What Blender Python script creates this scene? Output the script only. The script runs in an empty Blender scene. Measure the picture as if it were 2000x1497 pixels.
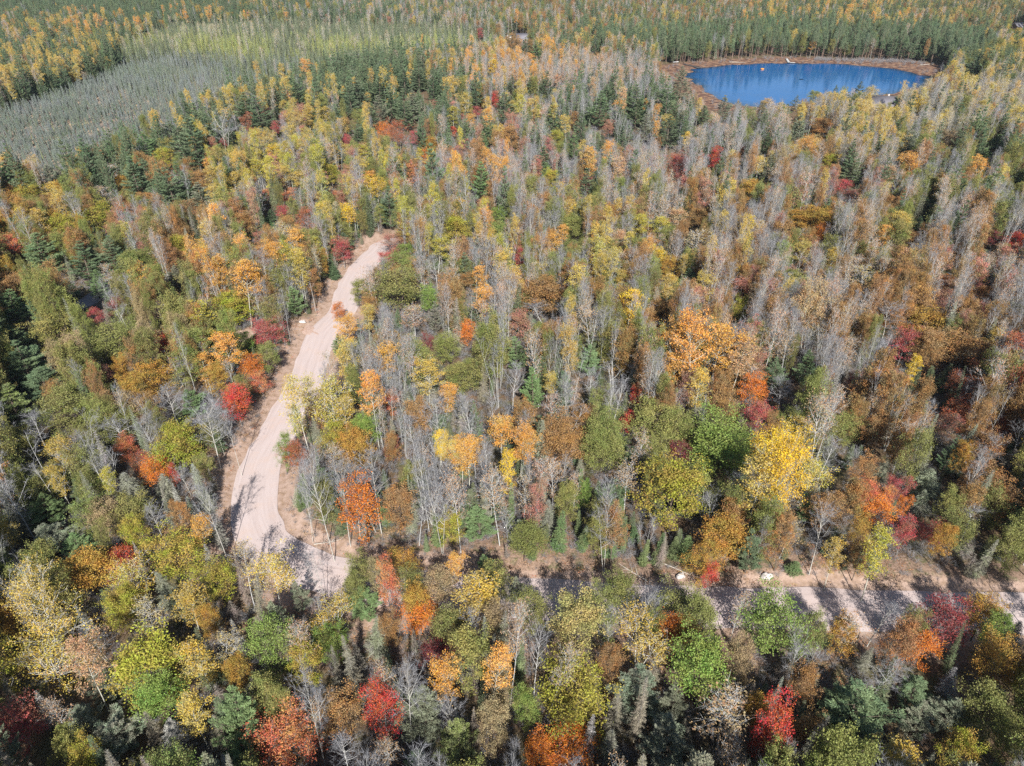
import bpy, math, time
import numpy as np
from mathutils import Vector, Matrix, Euler, noise as mnoise
T0 = time.time()
rng = np.random.default_rng(7)
S = bpy.context.scene
C = S.collection
R = math.radians

# ------------------------------------------------------------------ camera, sky, sun, exposure
CAM_H, PITCH, F = 78.0, R(33.0), 1386.0
cam = bpy.data.objects.new('camera', bpy.data.cameras.new('camera'))
C.objects.link(cam)
cam.location = (0, 0, CAM_H)
cam.rotation_euler = (math.pi / 2 - PITCH, 0, 0)
cam.data.sensor_width = 36.0
cam.data.lens = F / 2000 * 36
cam.data.clip_start = 1.0
cam.data.clip_end = 6000
S.camera = cam

SUN_EL, SUN_OFF = R(38.0), R(7.0)          # sun behind the camera, a little to its right
world = bpy.data.worlds.new('World'); S.world = world
world.use_nodes = True
wn = world.node_tree.nodes; wl = world.node_tree.links
bg = wn['Background']
sky = wn.new('ShaderNodeTexSky'); sky.sky_type = 'NISHITA'; sky.sun_disc = False
sky.sun_elevation = SUN_EL; sky.sun_rotation = math.pi - SUN_OFF
sky.air_density = 1.0; sky.dust_density = 0.5; sky.ozone_density = 1.6
wl.new(sky.outputs[0], bg.inputs[0]); bg.inputs[1].default_value = 0.062
sun = bpy.data.objects.new('sun', bpy.data.lights.new('sun', 'SUN'))
C.objects.link(sun)
sun.data.energy = 5.0; sun.data.angle = R(0.53); sun.data.color = (1.0, 0.965, 0.92)
ldir = Vector((-math.sin(SUN_OFF) * math.cos(SUN_EL), math.cos(SUN_OFF) * math.cos(SUN_EL), -math.sin(SUN_EL)))
sun.rotation_euler = ldir.to_track_quat('-Z', 'Y').to_euler()
sun.location = (30, -60, 120)
S.view_settings.view_transform = 'Standard'; S.view_settings.look = 'None'
S.view_settings.exposure = 0.76; S.view_settings.gamma = 1.0
S.view_settings.use_curve_mapping = False
S.render.engine = 'CYCLES'
S.cycles.max_bounces = 5; S.cycles.diffuse_bounces = 2; S.cycles.glossy_bounces = 2
S.cycles.transmission_bounces = 2; S.cycles.transparent_max_bounces = 4; S.cycles.volume_bounces = 0
S.cycles.sample_clamp_indirect = 4.0
S.cycles.use_denoising = False

# ------------------------------------------------------------------ photo <-> ground
cP, sP = math.cos(PITCH), math.sin(PITCH)
def ground(x, y, z=0.0):
    """where the ray through photo point (x, y) meets the height z (arrays welcome)"""
    x = np.asarray(x, float); y = np.asarray(y, float)
    u = (x - 1000) / F; v = (748.5 - y) / F
    dx, dy, dz = u, cP + v * sP, -sP + v * cP
    t = (z - CAM_H) / dz
    return dx * t, dy * t
def project(X, Y, Z):
    zc = Y * cP - (Z - CAM_H) * sP
    zc = np.maximum(zc, 0.1)
    return 1000 + F * X / zc, 748.5 - F * (Y * sP + (Z - CAM_H) * cP) / zc, zc
def seg_dist(X, Y, pts):
    X = np.asarray(X, float); Y = np.asarray(Y, float)
    d = np.full(X.shape, 1e9)
    for (ax, ay), (bx, by) in zip(pts[:-1], pts[1:]):
        vx, vy = bx - ax, by - ay
        L = vx * vx + vy * vy + 1e-9
        t = np.clip(((X - ax) * vx + (Y - ay) * vy) / L, 0, 1)
        d = np.minimum(d, np.hypot(X - ax - t * vx, Y - ay - t * vy))
    return d
def inside(X, Y, poly):
    X = np.asarray(X, float); Y = np.asarray(Y, float)
    r = np.zeros(X.shape, bool)
    n = len(poly)
    for i in range(n):
        x1, y1 = poly[i]; x2, y2 = poly[(i + 1) % n]
        if y1 == y2: continue
        c = ((y1 > Y) != (y2 > Y)) & (X < (x2 - x1) * (Y - y1) / (y2 - y1) + x1)
        r ^= c
    return r
def G(pts):
    return [tuple(float(q) for q in ground(a, b)) for a, b in pts]
def smooth(pts, n=6):
    """Catmull-Rom through points"""
    P = [np.array(p, float) for p in pts]
    P = [2 * P[0] - P[1]] + P + [2 * P[-1] - P[-2]]
    out = []
    for i in range(1, len(P) - 2):
        for k in range(n):
            t = k / n
            a, b, c, d = P[i - 1], P[i], P[i + 1], P[i + 2]
            out.append(tuple(0.5 * ((2 * b) + (c - a) * t + (2 * a - 5 * b + 4 * c - d) * t * t + (3 * b - a - 3 * c + d) * t ** 3)))
    out.append(tuple(P[-2]))
    return out
def ss(a, b, x):
    t = np.clip((np.asarray(x, float) - a) / (b - a), 0, 1)
    return t * t * (3 - 2 * t)
def vnoise(X, Y, scale, seed):
    """cheap smooth value noise"""
    r = np.random.default_rng(seed); n = 256
    tab = r.random((n, n))
    x = np.asarray(X) / scale; y = np.asarray(Y) / scale
    xi = np.floor(x).astype(int); yi = np.floor(y).astype(int)
    fx = x - xi; fy = y - yi
    fx = fx * fx * (3 - 2 * fx); fy = fy * fy * (3 - 2 * fy)
    g = lambda a, b: tab[a % n, b % n]
    return (g(xi, yi) * (1 - fx) + g(xi + 1, yi) * fx) * (1 - fy) + (g(xi, yi + 1) * (1 - fx) + g(xi + 1, yi + 1) * fx) * fy

ROAD = smooth(G([(835, 470), (790, 470), (756, 477), (740, 490), (722, 508), (698, 535), (680, 575), (668, 610), (632, 650), (612, 700), (596, 745), (566, 800),
                 (541, 850), (512, 900), (500, 950), (498, 1000), (515, 1050), (560, 1092), (640, 1122), (760, 1145), (900, 1160),
                 (1050, 1170), (1250, 1180), (1450, 1188), (1650, 1190), (1850, 1195), (2050, 1200), (2400, 1215)]))
SIDE = smooth(G([(625, 655), (585, 642), (520, 652), (440, 662), (350, 650)]))
PAVED = smooth(G([(60, 640), (120, 612), (165, 592), (205, 566), (235, 540)]))
TRACK = smooth(G([(1700, 462), (1738, 490), (1790, 518), (1845, 545), (1900, 578), (1960, 612), (2060, 650)]))
LAKE = smooth(G([(1350, 140), (1372, 131), (1430, 126), (1490, 122.5), (1545, 122), (1600, 123.5), (1660, 126.5), (1720, 130), (1770, 137),
                 (1808, 147), (1818, 158), (1790, 172), (1730, 183), (1640, 196), (1560, 205), (1480, 209), (1430, 204),
                 (1395, 190), (1368, 168), (1350, 150), (1350, 140)]), 12)[:-1]
_l = np.array(LAKE); _c = _l.mean(0); _a = np.arange(len(_l))
_n = vnoise(_l[:, 0], _l[:, 1], 9, 77) - .5 + .6 * (vnoise(_l[:, 0], _l[:, 1], 4, 78) - .5)
LAKE = [tuple(q) for q in _l + (_l - _c) / np.linalg.norm(_l - _c, axis=1)[:, None] * _n[:, None] * 6]
MARSH = smooth(G([(1282, 130), (1360, 122), (1480, 115), (1540, 112), (1620, 116), (1750, 119), (1830, 127), (1858, 142), (1850, 158), (1800, 176),
                  (1700, 192), (1560, 214), (1470, 219), (1400, 216), (1352, 190), (1320, 160), (1290, 143), (1282, 130)]), 5)[:-1]
BOG = G([(-60, 235), (0, 222), (120, 190), (235, 150), (330, 132), (520, 168), (505, 215), (410, 242), (322, 288), (250, 330), (150, 362), (0, 400), (-60, 410)])
LARCH = G([(235, 118), (330, 72), (500, 60), (700, 62), (860, 66), (985, 92), (985, 122), (850, 132), (650, 165), (570, 198), (480, 214), (500, 170), (330, 132), (240, 150)])
REDP = G([(1170, 112), (1280, 128), (1400, 121), (1530, 114), (1600, 117), (1800, 121), (1890, 146), (1930, 120), (1890, 88), (1700, 82), (1500, 78), (1300, 88), (1170, 90)])
VIS_ROAD_A = [(735, 494), (752, 503), (712, 540), (702, 592), (690, 622), (666, 604), (645, 655), (630, 700), (616, 750), (575, 790), (562, 850), (542, 872),
              (540, 912), (556, 950), (570, 1010), (612, 1045), (668, 1085), (668, 1118), (600, 1126), (560, 1078), (486, 1094), (466, 1075), (440, 1040),
              (425, 985), (425, 935), (472, 888), (500, 840), (548, 772), (575, 728), (592, 690), (565, 650), (552, 630), (612, 616), (645, 590), (660, 566), (692, 528)]
VIS_ROAD_B = [(1010, 1128), (1330, 1146), (1600, 1146), (1800, 1136), (1920, 1140), (2000, 1160), (2000, 1190), (1900, 1170), (1790, 1205), (1600, 1220),
              (1560, 1172), (1480, 1178), (1440, 1165), (1380, 1168), (1290, 1150), (1240, 1160), (1190, 1140), (1130, 1160), (1030, 1165)]
VIS_LAKE = [(1285, 122), (1530, 113), (1600, 117), (1820, 121), (1850, 140), (1812, 158), (1780, 168), (1700, 172), (1600, 182), (1560, 194), (1430, 203), (1395, 210), (1345, 165), (1290, 135)]
VIS_PAVED = [(146, 588), (160, 573), (190, 580), (172, 610), (150, 606)]
VIS_TRACK = [(1738, 486), (1752, 484), (1758, 508), (1744, 506)]
VIS_TRACK2 = [(1832, 525), (1850, 530), (1872, 548), (1850, 552)]
VIS_BOG = [(120, 340), (160, 322), (240, 312), (240, 332), (180, 345)]
VIS_HOUSES = [[(990, 62), (1033, 66), (1033, 80), (990, 76)], [(1702, 202), (1758, 202), (1758, 214), (1702, 214)], [(1972, 46), (1999, 46), (1999, 56), (1972, 56)]]

# ------------------------------------------------------------------ materials
def mat(name, rough=0.9):
    m = bpy.data.materials.new(name); m.use_nodes = True
    nt = m.node_tree; b = nt.nodes['Principled BSDF']
    b.inputs['Roughness'].default_value = rough
    b.inputs['Specular IOR Level'].default_value = 0.2
    return m, nt, b
def N(nt, t, **kw):
    n = nt.nodes.new(t)
    for k, v in kw.items(): setattr(n, k, v)
    return n
def ramp(nt, fac, stops):
    r = N(nt, 'ShaderNodeValToRGB')
    e = r.color_ramp.elements
    while len(e) < len(stops): e.new(0.5)
    for i, (p, c) in enumerate(stops):
        e[i].position = p; e[i].color = (*c, 1)
    nt.links.new(fac, r.inputs[0])
    return r.outputs[0]
def noise_tex(nt, scale, detail=4, coord=None, rough=0.55):
    n = N(nt, 'ShaderNodeTexNoise'); n.inputs['Scale'].default_value = scale
    n.inputs['Detail'].default_value = detail; n.inputs['Roughness'].default_value = rough
    if coord is not None: nt.links.new(coord, n.inputs['Vector'])
    return n.outputs['Fac']
def mixc(nt, f, a, b, mode='MIX'):
    m = N(nt, 'ShaderNodeMix', data_type='RGBA', blend_type=mode)
    for s, v in ((0, f), (6, a), (7, b)):
        if isinstance(v, (int, float)): m.inputs[s].default_value = v
        elif isinstance(v, tuple): m.inputs[s].default_value = (*v, 1)
        else: nt.links.new(v, m.inputs[s])
    return m.outputs[2]
def math_(nt, op, a, b=None, clamp=False):
    m = N(nt, 'ShaderNodeMath', operation=op); m.use_clamp = clamp
    for s, v in ((0, a), (1, b)):
        if v is None: continue
        if isinstance(v, (int, float)): m.inputs[s].default_value = v
        else: nt.links.new(v, m.inputs[s])
    return m.outputs[0]
def bump(nt, b, h, strength, dist):
    n = N(nt, 'ShaderNodeBump'); n.inputs['Strength'].default_value = strength; n.inputs['Distance'].default_value = dist
    nt.links.new(h, n.inputs['Height']); nt.links.new(n.outputs[0], b.inputs['Normal'])

def leaf_material(name, transl=0.28, spec=0.25, spread=0.22):
    """colour from the tree's own two leaf colours (object or instance properties), mixed per branch and per leaf"""
    m, nt, b = mat(name, 0.62); b.inputs['Specular IOR Level'].default_value = spec
    a1 = N(nt, 'ShaderNodeAttribute', attribute_type='INSTANCER', attribute_name='leaf_colour')
    a2 = N(nt, 'ShaderNodeAttribute', attribute_type='INSTANCER', attribute_name='leaf_colour_two')
    lv = N(nt, 'ShaderNodeAttribute', attribute_type='GEOMETRY', attribute_name='leaf')
    tc = N(nt, 'ShaderNodeTexCoord'); oi = N(nt, 'ShaderNodeObjectInfo')
    ad = N(nt, 'ShaderNodeVectorMath', operation='ADD')
    sc = math_(nt, 'MULTIPLY', oi.outputs['Random'], 50.0)
    nt.links.new(tc.outputs['Object'], ad.inputs[0]); nt.links.new(sc, ad.inputs[1])
    n = noise_tex(nt, 0.38, 1, ad.outputs[0])
    f = math_(nt, 'ADD', math_(nt, 'MULTIPLY', math_(nt, 'SUBTRACT', n, 0.5), 3.2), lv.outputs['Fac'], clamp=True)
    col = mixc(nt, f, a1.outputs['Color'], a2.outputs['Color'])
    h = N(nt, 'ShaderNodeHueSaturation')
    wn_ = N(nt, 'ShaderNodeTexWhiteNoise', noise_dimensions='1D'); nt.links.new(math_(nt, 'MULTIPLY', lv.outputs['Fac'], 917.3), wn_.inputs['W'])
    v = math_(nt, 'ADD', math_(nt, 'MULTIPLY', wn_.outputs['Value'], 2 * spread), 1 - spread)
    nt.links.new(v, h.inputs['Value']); nt.links.new(col, h.inputs['Color'])
    nt.links.new(math_(nt, 'ADD', math_(nt, 'MULTIPLY', wn_.outputs['Value'], 0.03), 0.485), h.inputs['Hue'])
    nt.links.new(h.outputs[0], b.inputs['Base Color'])
    tr = N(nt, 'ShaderNodeBsdfTranslucent'); nt.links.new(h.outputs[0], tr.inputs['Color'])
    mx = N(nt, 'ShaderNodeMixShader'); mx.inputs[0].default_value = transl
    nt.links.new(b.outputs[0], mx.inputs[1]); nt.links.new(tr.outputs[0], mx.inputs[2])
    nt.links.new(mx.outputs[0], nt.nodes['Material Output'].inputs['Surface'])
    return m
def bark_material(name, light, dark, scale=3.0, marks=0.5):
    m, nt, b = mat(name, 0.85)
    tc = N(nt, 'ShaderNodeTexCoord'); mp = N(nt, 'ShaderNodeMapping'); mp.inputs['Scale'].default_value = (1, 1, 2.2)
    nt.links.new(tc.outputs['Object'], mp.inputs[0])
    n = noise_tex(nt, scale, 5, mp.outputs[0], 0.65)
    c = ramp(nt, n, [(0.0, dark), (marks - 0.1, dark), (marks + 0.04, light), (1.0, tuple(min(1, x * 1.12) for x in light))])
    nt.links.new(c, b.inputs['Base Color'])
    return m
M = {}
M['leaves'] = leaf_material('broad_leaves', 0.22, 0.3)
M['needles'] = leaf_material('conifer_needles', 0.10, 0.2, 0.30)
M['bark_white'] = bark_material('birch_bark', (0.66, 0.63, 0.56), (0.20, 0.18, 0.15), 2.2, 0.40)
M['bark_pale'] = bark_material('pale_bark', (0.50, 0.48, 0.43), (0.24, 0.22, 0.19), 2.2, 0.42)
M['bark_aspen'] = bark_material('aspen_bark', (0.50, 0.49, 0.41), (0.22, 0.20, 0.16), 2.2, 0.42)
M['bark_grey'] = bark_material('grey_bark', (0.30, 0.295, 0.28), (0.17, 0.165, 0.15))
M['bark_lit'] = bark_material('pale_grey_bark', (0.50, 0.495, 0.475), (0.26, 0.255, 0.24), 2.2, .42)
M['bark_brown'] = bark_material('brown_bark', (0.17, 0.135, 0.105), (0.085, 0.065, 0.05))
M['bark_pine'] = bark_material('red_pine_bark', (0.34, 0.23, 0.18), (0.17, 0.12, 0.10))
M['twigs'] = bark_material('leafless_twigs', (0.285, 0.285, 0.30), (0.165, 0.165, 0.17))

# ------------------------------------------------------------------ mesh builder
class MB:
    def __init__(s):
        s.v = []; s.f = []; s.m = []; s.a = []; s.n = 0
    def add(s, verts, faces, mi=0, attr=0.5):
        verts = np.asarray(verts, float).reshape(-1, 3); faces = np.asarray(faces, int)
        s.v.append(verts); s.f.append(faces + s.n); s.n += len(verts)
        s.m.append(np.full(len(faces), mi)); s.a.append(np.broadcast_to(attr, (len(faces),)).astype(float))
    def tube(s, pts, rad, sides=5, mi=0, cap=False):
        P = np.asarray(pts, float); rad = np.broadcast_to(rad, (len(P),))
        d = np.gradient(P, axis=0); d /= np.linalg.norm(d, axis=1)[:, None] + 1e-9
        ref = np.array([0.0, 0, 1]) if abs(d[0][2]) < 0.9 else np.array([1.0, 0, 0])
        u = np.cross(d, ref); u /= np.linalg.norm(u, axis=1)[:, None] + 1e-9
        w = np.cross(d, u)
        a = np.arange(sides) * 2 * math.pi / sides
        V = P[:, None, :] + rad[:, None, None] * (np.cos(a)[None, :, None] * u[:, None, :] + np.sin(a)[None, :, None] * w[:, None, :])
        k = len(P); i = np.arange(k - 1)[:, None] * sides; j = np.arange(sides)[None, :]; j2 = (j + 1) % sides
        Fq = np.stack([i + j, i + j2, i + sides + j2, i + sides + j], -1).reshape(-1, 4)
        s.add(V, Fq, mi)
    def rhombs(s, c, n, t, ln, wd, attr, mi=0):
        """leaf faces: centres c, normals n, long axes t"""
        c = np.asarray(c, float); k = len(c)
        t = t / (np.linalg.norm(t, axis=1)[:, None] + 1e-9)
        u = np.cross(n, t); u /= np.linalg.norm(u, axis=1)[:, None] + 1e-9
        ln = np.broadcast_to(ln, (k,))[:, None]; wd = np.broadcast_to(wd, (k,))[:, None]
        V = np.stack([c - t * ln / 2, c + u * wd / 2, c + t * ln / 2, c - u * wd / 2], 1)
        Fq = np.arange(k * 4).reshape(k, 4)
        s.add(V, Fq, mi, attr)
    def slivers(s, p, d, ln, wd, mi=0, attr=0.5):
        """one thin tapering triangle per twig"""
        p = np.asarray(p, float); k = len(p)
        d = d / (np.linalg.norm(d, axis=1)[:, None] + 1e-9)
        r = rng.normal(size=(k, 3)); u = np.cross(d, r); u /= np.linalg.norm(u, axis=1)[:, None] + 1e-9
        ln = np.broadcast_to(ln, (k,))[:, None]; wd = np.broadcast_to(wd, (k,))[:, None]
        V = np.stack([p - u * wd / 2, p + u * wd / 2, p + d * ln], 1)
        s.add(V, np.arange(k * 3).reshape(k, 3), mi, attr)
    def mesh(s, name, mats):
        V = np.concatenate(s.v); me = bpy.data.meshes.new(name)
        tot = sum(len(f) for f in s.f)
        ls = np.concatenate([np.full(len(f), f.shape[1]) for f in s.f])
        lv = np.concatenate([f.ravel() for f in s.f])
        me.vertices.add(len(V)); me.vertices.foreach_set('co', V.ravel())
        me.loops.add(len(lv)); me.loops.foreach_set('vertex_index', lv.astype(np.int32))
        me.polygons.add(tot)
        me.polygons.foreach_set('loop_start', (np.cumsum(ls) - ls).astype(np.int32))
        me.polygons.foreach_set('material_index', np.concatenate(s.m).astype(np.int32))
        for mm in mats: me.materials.append(mm)
        at = me.attributes.new('leaf', 'FLOAT', 'FACE'); at.data.foreach_set('value', np.concatenate(s.a))
        me.update(calc_edges=True)
        return me
def joined(a, b):
    """both parts as one builder, for the far mass"""
    o = MB(); off = 0
    for k, src in enumerate((a, b)):
        for v, f, m_, at in zip(src.v, src.f, src.m, src.a):
            o.v.append(v); o.f.append(f + off); o.m.append(m_ + k); o.a.append(at)
        off += src.n
    o.n = off
    return o

# ------------------------------------------------------------------ tree generators: each gives (wood, crown) builders
def unit(v): return v / (np.linalg.norm(v, axis=-1, keepdims=True) + 1e-9)
def curve_pts(p, d, L, n, up=0.15, wob=0.10):
    pts = [np.array(p, float)]; d = np.array(d, float)
    for i in range(n):
        d = d + np.array([0, 0, up / n]) + rng.normal(size=3) * wob / math.sqrt(n)
        d /= np.linalg.norm(d)
        pts.append(pts[-1] + d * L / n)
    return np.array(pts)
def deciduous(H, cb, W, shape, nprim, nsec, leaves, leaf_s, sig, stem_r=0.11, fork=0, twig=6, twig_in_crown=False, asc=0.6):
    """H height, cb crown base share, W crown width, shape(t) relative half width along the crown"""
    wood, crown = MB(), MB()
    stems = []
    nst = max(1, fork)
    for q in range(nst):
        a = rng.random() * 6.28
        lean = 0.03 if nst == 1 else 0.16
        d0 = np.array([math.cos(a) * lean, math.sin(a) * lean, 1.0])
        base = np.array([math.cos(a) * 0.15, math.sin(a) * 0.15, -0.4]) * (nst > 1) + np.array([0, 0, -0.4]) * (nst == 1)
        pts = curve_pts(base, unit(d0), (H + 0.2) * (1 if q == 0 else rng.uniform(.8, .97)), 8, 0.03, 0.05)
        rr = stem_r * np.linspace(1.15, 0.12, 9) ** 0.9 * (1 if nst == 1 else 0.75)
        wood.tube(pts, rr, 6)
        stems.append(pts)
    tips = []; dirs = []
    for k in range(nprim):
        st = stems[k % nst]
        t = (k + rng.random()) / nprim
        hz = cb + (1 - cb) * t ** 0.85 * 0.96
        fi = hz * (len(st) - 1); i = min(int(fi), len(st) - 2); p = st[i] + (st[i + 1] - st[i]) * (fi - i)
        tt = (hz - cb) / (1 - cb)
        L = W / 2 * shape(tt) * rng.uniform(0.75, 1.15)
        a = k * 2.4 + rng.normal() * 0.4
        el = asc * rng.uniform(0.6, 1.3) + 0.5 * tt
        d = np.array([math.cos(a) * math.cos(el), math.sin(a) * math.cos(el), math.sin(el)])
        L = L / max(0.45, math.cos(el)) * 0.92
        pp = curve_pts(p, d, L, 4, 0.35, 0.22)
        r0 = max(0.018, stem_r * 0.42 * (1 - 0.6 * tt) * (L / (W / 2)) ** 0.5)
        wood.tube(pp, np.linspace(r0, 0.012, 5), 4)
        for j in range(nsec):
            u = rng.uniform(0.25, 1.0); fi = u * 4; i = min(int(fi), 3); q = pp[i] + (pp[i + 1] - pp[i]) * (fi - i)
            dd = unit(pp[-1] - pp[0]) + rng.normal(size=3) * 0.75 + np.array([0, 0, 0.3]); dd = unit(dd)
            Ls = L * rng.uniform(0.22, 0.42) + 0.25
            qq = curve_pts(q, dd, Ls, 2, 0.2, 0.15)
            (crown if twig_in_crown else wood).tube(qq, np.linspace(max(0.012, r0 * 0.35), 0.008, 3), 3)
            tips.append(qq[-1]); dirs.append(unit(qq[-1] - qq[0]))
    tips = np.array(tips); dirs = np.array(dirs)
    if twig:
        k = len(tips); P = np.repeat(tips - dirs * 0.25, twig, 0); D = np.repeat(dirs, twig, 0) + rng.normal(size=(k * twig, 3)) * 0.6
        tgt = crown if twig_in_crown else wood
        tgt.slivers(P + rng.normal(size=P.shape) * 0.08, D, rng.uniform(0.5, 1.2, len(P)), 0.024, 0)
    if leaves:
        keep = rng.random(len(tips)) < 0.93
        T = tips[keep]
        cnt = np.maximum(1, rng.poisson(leaves, len(T)))
        Cc = np.repeat(T, cnt, 0) + rng.normal(size=(cnt.sum(), 3)) * np.array([sig, sig, sig * 0.62])
        n = rng.normal(size=Cc.shape) + np.array([0, 0, 0.9]); n = unit(n)
        t = rng.normal(size=Cc.shape)
        clump = np.repeat(rng.random(len(T)), cnt)
        attr = np.clip(0.55 * clump + 0.45 * rng.random(len(Cc)), 0, 1)
        s_ = leaf_s * rng.uniform(0.7, 1.3, len(Cc))
        crown.rhombs(Cc, n, t, s_ * 1.25, s_, attr)
    return wood, crown
def white_pine(H, W, light=False):
    wood, crown = MB(), MB()
    pts = curve_pts((0, 0, -0.4), (0, 0, 1), H, 8, 0, 0.04)
    wood.tube(pts, np.linspace(0.24, 0.02, 9), 7)
    z = H * 0.16; tufts = []; td = []
    side = rng.random() * 6.28
    while z < H * 0.99:
        t = z / H
        prof = min(1.0, (1.02 - t) * 1.75) * (0.72 + 0.28 * min(1, (t - 0.1) * 5))
        nb = rng.integers(4, 7) if t < 0.85 else 4
        a0 = rng.random() * 6.28
        for k in range(nb):
            if rng.random() < 0.10: continue
            a = a0 + k * 6.28 / nb + rng.normal() * 0.15
            L = W / 2 * prof * rng.uniform(0.55, 1.22) * (1 + 0.15 * math.cos(a - side))
            el = 0.02 + 0.75 * max(0, t - 0.55)
            d = np.array([math.cos(a) * math.cos(el), math.sin(a) * math.cos(el), math.sin(el)])
            fi = t * 8; i = min(int(fi), 7); p = pts[i] + (pts[i + 1] - pts[i]) * (fi - i)
            bp = curve_pts(p, d, L, 4, 0.55, 0.12)
            wood.tube(bp, np.linspace(0.045 * (1.1 - t) + 0.012, 0.01, 5), 3)
            lat = unit(np.cross(d, [0, 0, 1]))
            m = max(5, int(L * 9))
            for q in range(m):
                u = 0.30 + 0.70 * (q + rng.random()) / m
                fi = u * 4; i = min(int(fi), 3); c = bp[i] + (bp[i + 1] - bp[i]) * (fi - i)
                sd = (-1) ** q * (1.12 - u) * L * 0.36 * rng.uniform(0.2, 1.0)
                c = c + lat * sd + unit(d) * abs(sd) * 0.5 + np.array([0, 0, 0.06 + rng.normal() * 0.07])
                tufts.append(c); td.append(unit(unit(d) * 0.7 + lat * np.sign(sd) * 0.5 + np.array([0, 0, 0.45])))
        z += H * 0.064 * rng.uniform(0.75, 1.25)
    T = np.array(tufts); D = np.array(td); k = 7
    P = np.repeat(T, k, 0) + rng.normal(size=(len(T) * k, 3)) * np.array([.16, .16, .06])
    DD = unit(np.repeat(D, k, 0) + rng.normal(size=P.shape) * 0.55)
    cl = np.repeat(rng.random(len(T)), k)
    nrm = unit(rng.normal(size=P.shape) * 0.6 + np.array([0, 0, 1]))
    crown.rhombs(P, nrm, DD, rng.uniform(0.32, 0.60, len(P)), 0.115, np.clip(0.5 * cl + 0.5 * rng.random(len(P)), 0, 1))
    return wood, crown
def cone_tree(H, W, base=0.06, droop=-0.25, dens=1.0, whorl=0.030, needle=(0.16, 0.34), nw=0.06, power=0.9, r0=0.13, dead=False, top=1.0, per=9):
    wood, crown = MB(), MB()
    pts = curve_pts((0, 0, -0.3), (0, 0, 1), H + .3, 6, 0, 0.02)
    wood.tube(pts, np.linspace(r0, 0.015, 7), 5)
    z = H * base; P = []; D = []; cl = []
    while z < H * 0.985:
        t = z / H; tt = (t - base) / (1 - base)
        prof = (1 - tt) ** power * min(1, 0.45 + tt * 6)
        nb = int(rng.integers(5, 9) * dens) + 1; a0 = rng.random() * 6.28
        fi = t * 6; i = min(int(fi), 5); p = pts[i] + (pts[i + 1] - pts[i]) * (fi - i)
        for k in range(nb):
            a = a0 + k * 6.28 / nb + rng.normal() * 0.2
            L = W / 2 * prof * rng.uniform(0.6, 1.12) + 0.12
            el = droop + 0.9 * max(0, tt - 0.5)
            d = np.array([math.cos(a) * math.cos(el), math.sin(a) * math.cos(el), math.sin(el)])
            bp = np.array([p, p + d * L * 0.55, p + d * L + np.array([0, 0, L * 0.12])])
            wood.tube(bp, (0.016, 0.011, 0.006), 3)
            m = max(3, int(L * per)); u = rng.uniform(0.12, 1.0, m)
            c = p + d * L * u[:, None] + np.array([0, 0, 1.0]) * (L * 0.12 * u ** 2)[:, None]
            lat = unit(np.cross(d, [0, 0, 1.0]))
            sgn = rng.choice([-1, 1], m)
            dd = unit(d * 0.8 + lat * (sgn * rng.uniform(0.4, 1.1, m))[:, None] + np.array([0, 0, -0.25]) + rng.normal(size=(m, 3)) * 0.2)
            ll = L * 0.28 * (1.15 - u) + 0.12
            c = c + dd * ll[:, None] * 0.45
            P.append(c); D.append(dd * (ll[:, None] * 1.3)); cl.append(np.full(m, rng.random()))
        z += H * whorl * rng.uniform(0.75, 1.3)
    P = np.concatenate(P); D = np.concatenate(D); cl = np.concatenate(cl)
    ln = np.maximum(np.linalg.norm(D, axis=1), needle[0])
    if dead:
        k = 3
        PP = np.repeat(P - D * 0.4, k, 0); DD = unit(np.repeat(D, k, 0)) + rng.normal(size=PP.shape) * 0.35 + np.array([0, 0, -0.25])
        crown.slivers(PP, DD, np.repeat(ln, k) * rng.uniform(0.7, 1.3, len(PP)), 0.038, 0, np.clip(np.repeat(cl, k), 0, 1))
    else:
        nrm = unit(rng.normal(size=P.shape) * 0.5 + np.array([0, 0, 1]))
        crown.rhombs(P, nrm, D, ln * 1.1, nw * rng.uniform(1.0, 2.0, len(P)), np.clip(0.5 * cl + 0.5 * rng.random(len(P)), 0, 1))
        k = 2
        PP = np.repeat(P, k, 0); DD = unit(np.repeat(D, k, 0)) + rng.normal(size=PP.shape) * 0.5
        crown.slivers(PP, DD, rng.uniform(needle[0], needle[1], len(PP)), 0.05, 0, np.clip(np.repeat(cl, k), 0, 1))
    return wood, crown
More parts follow.
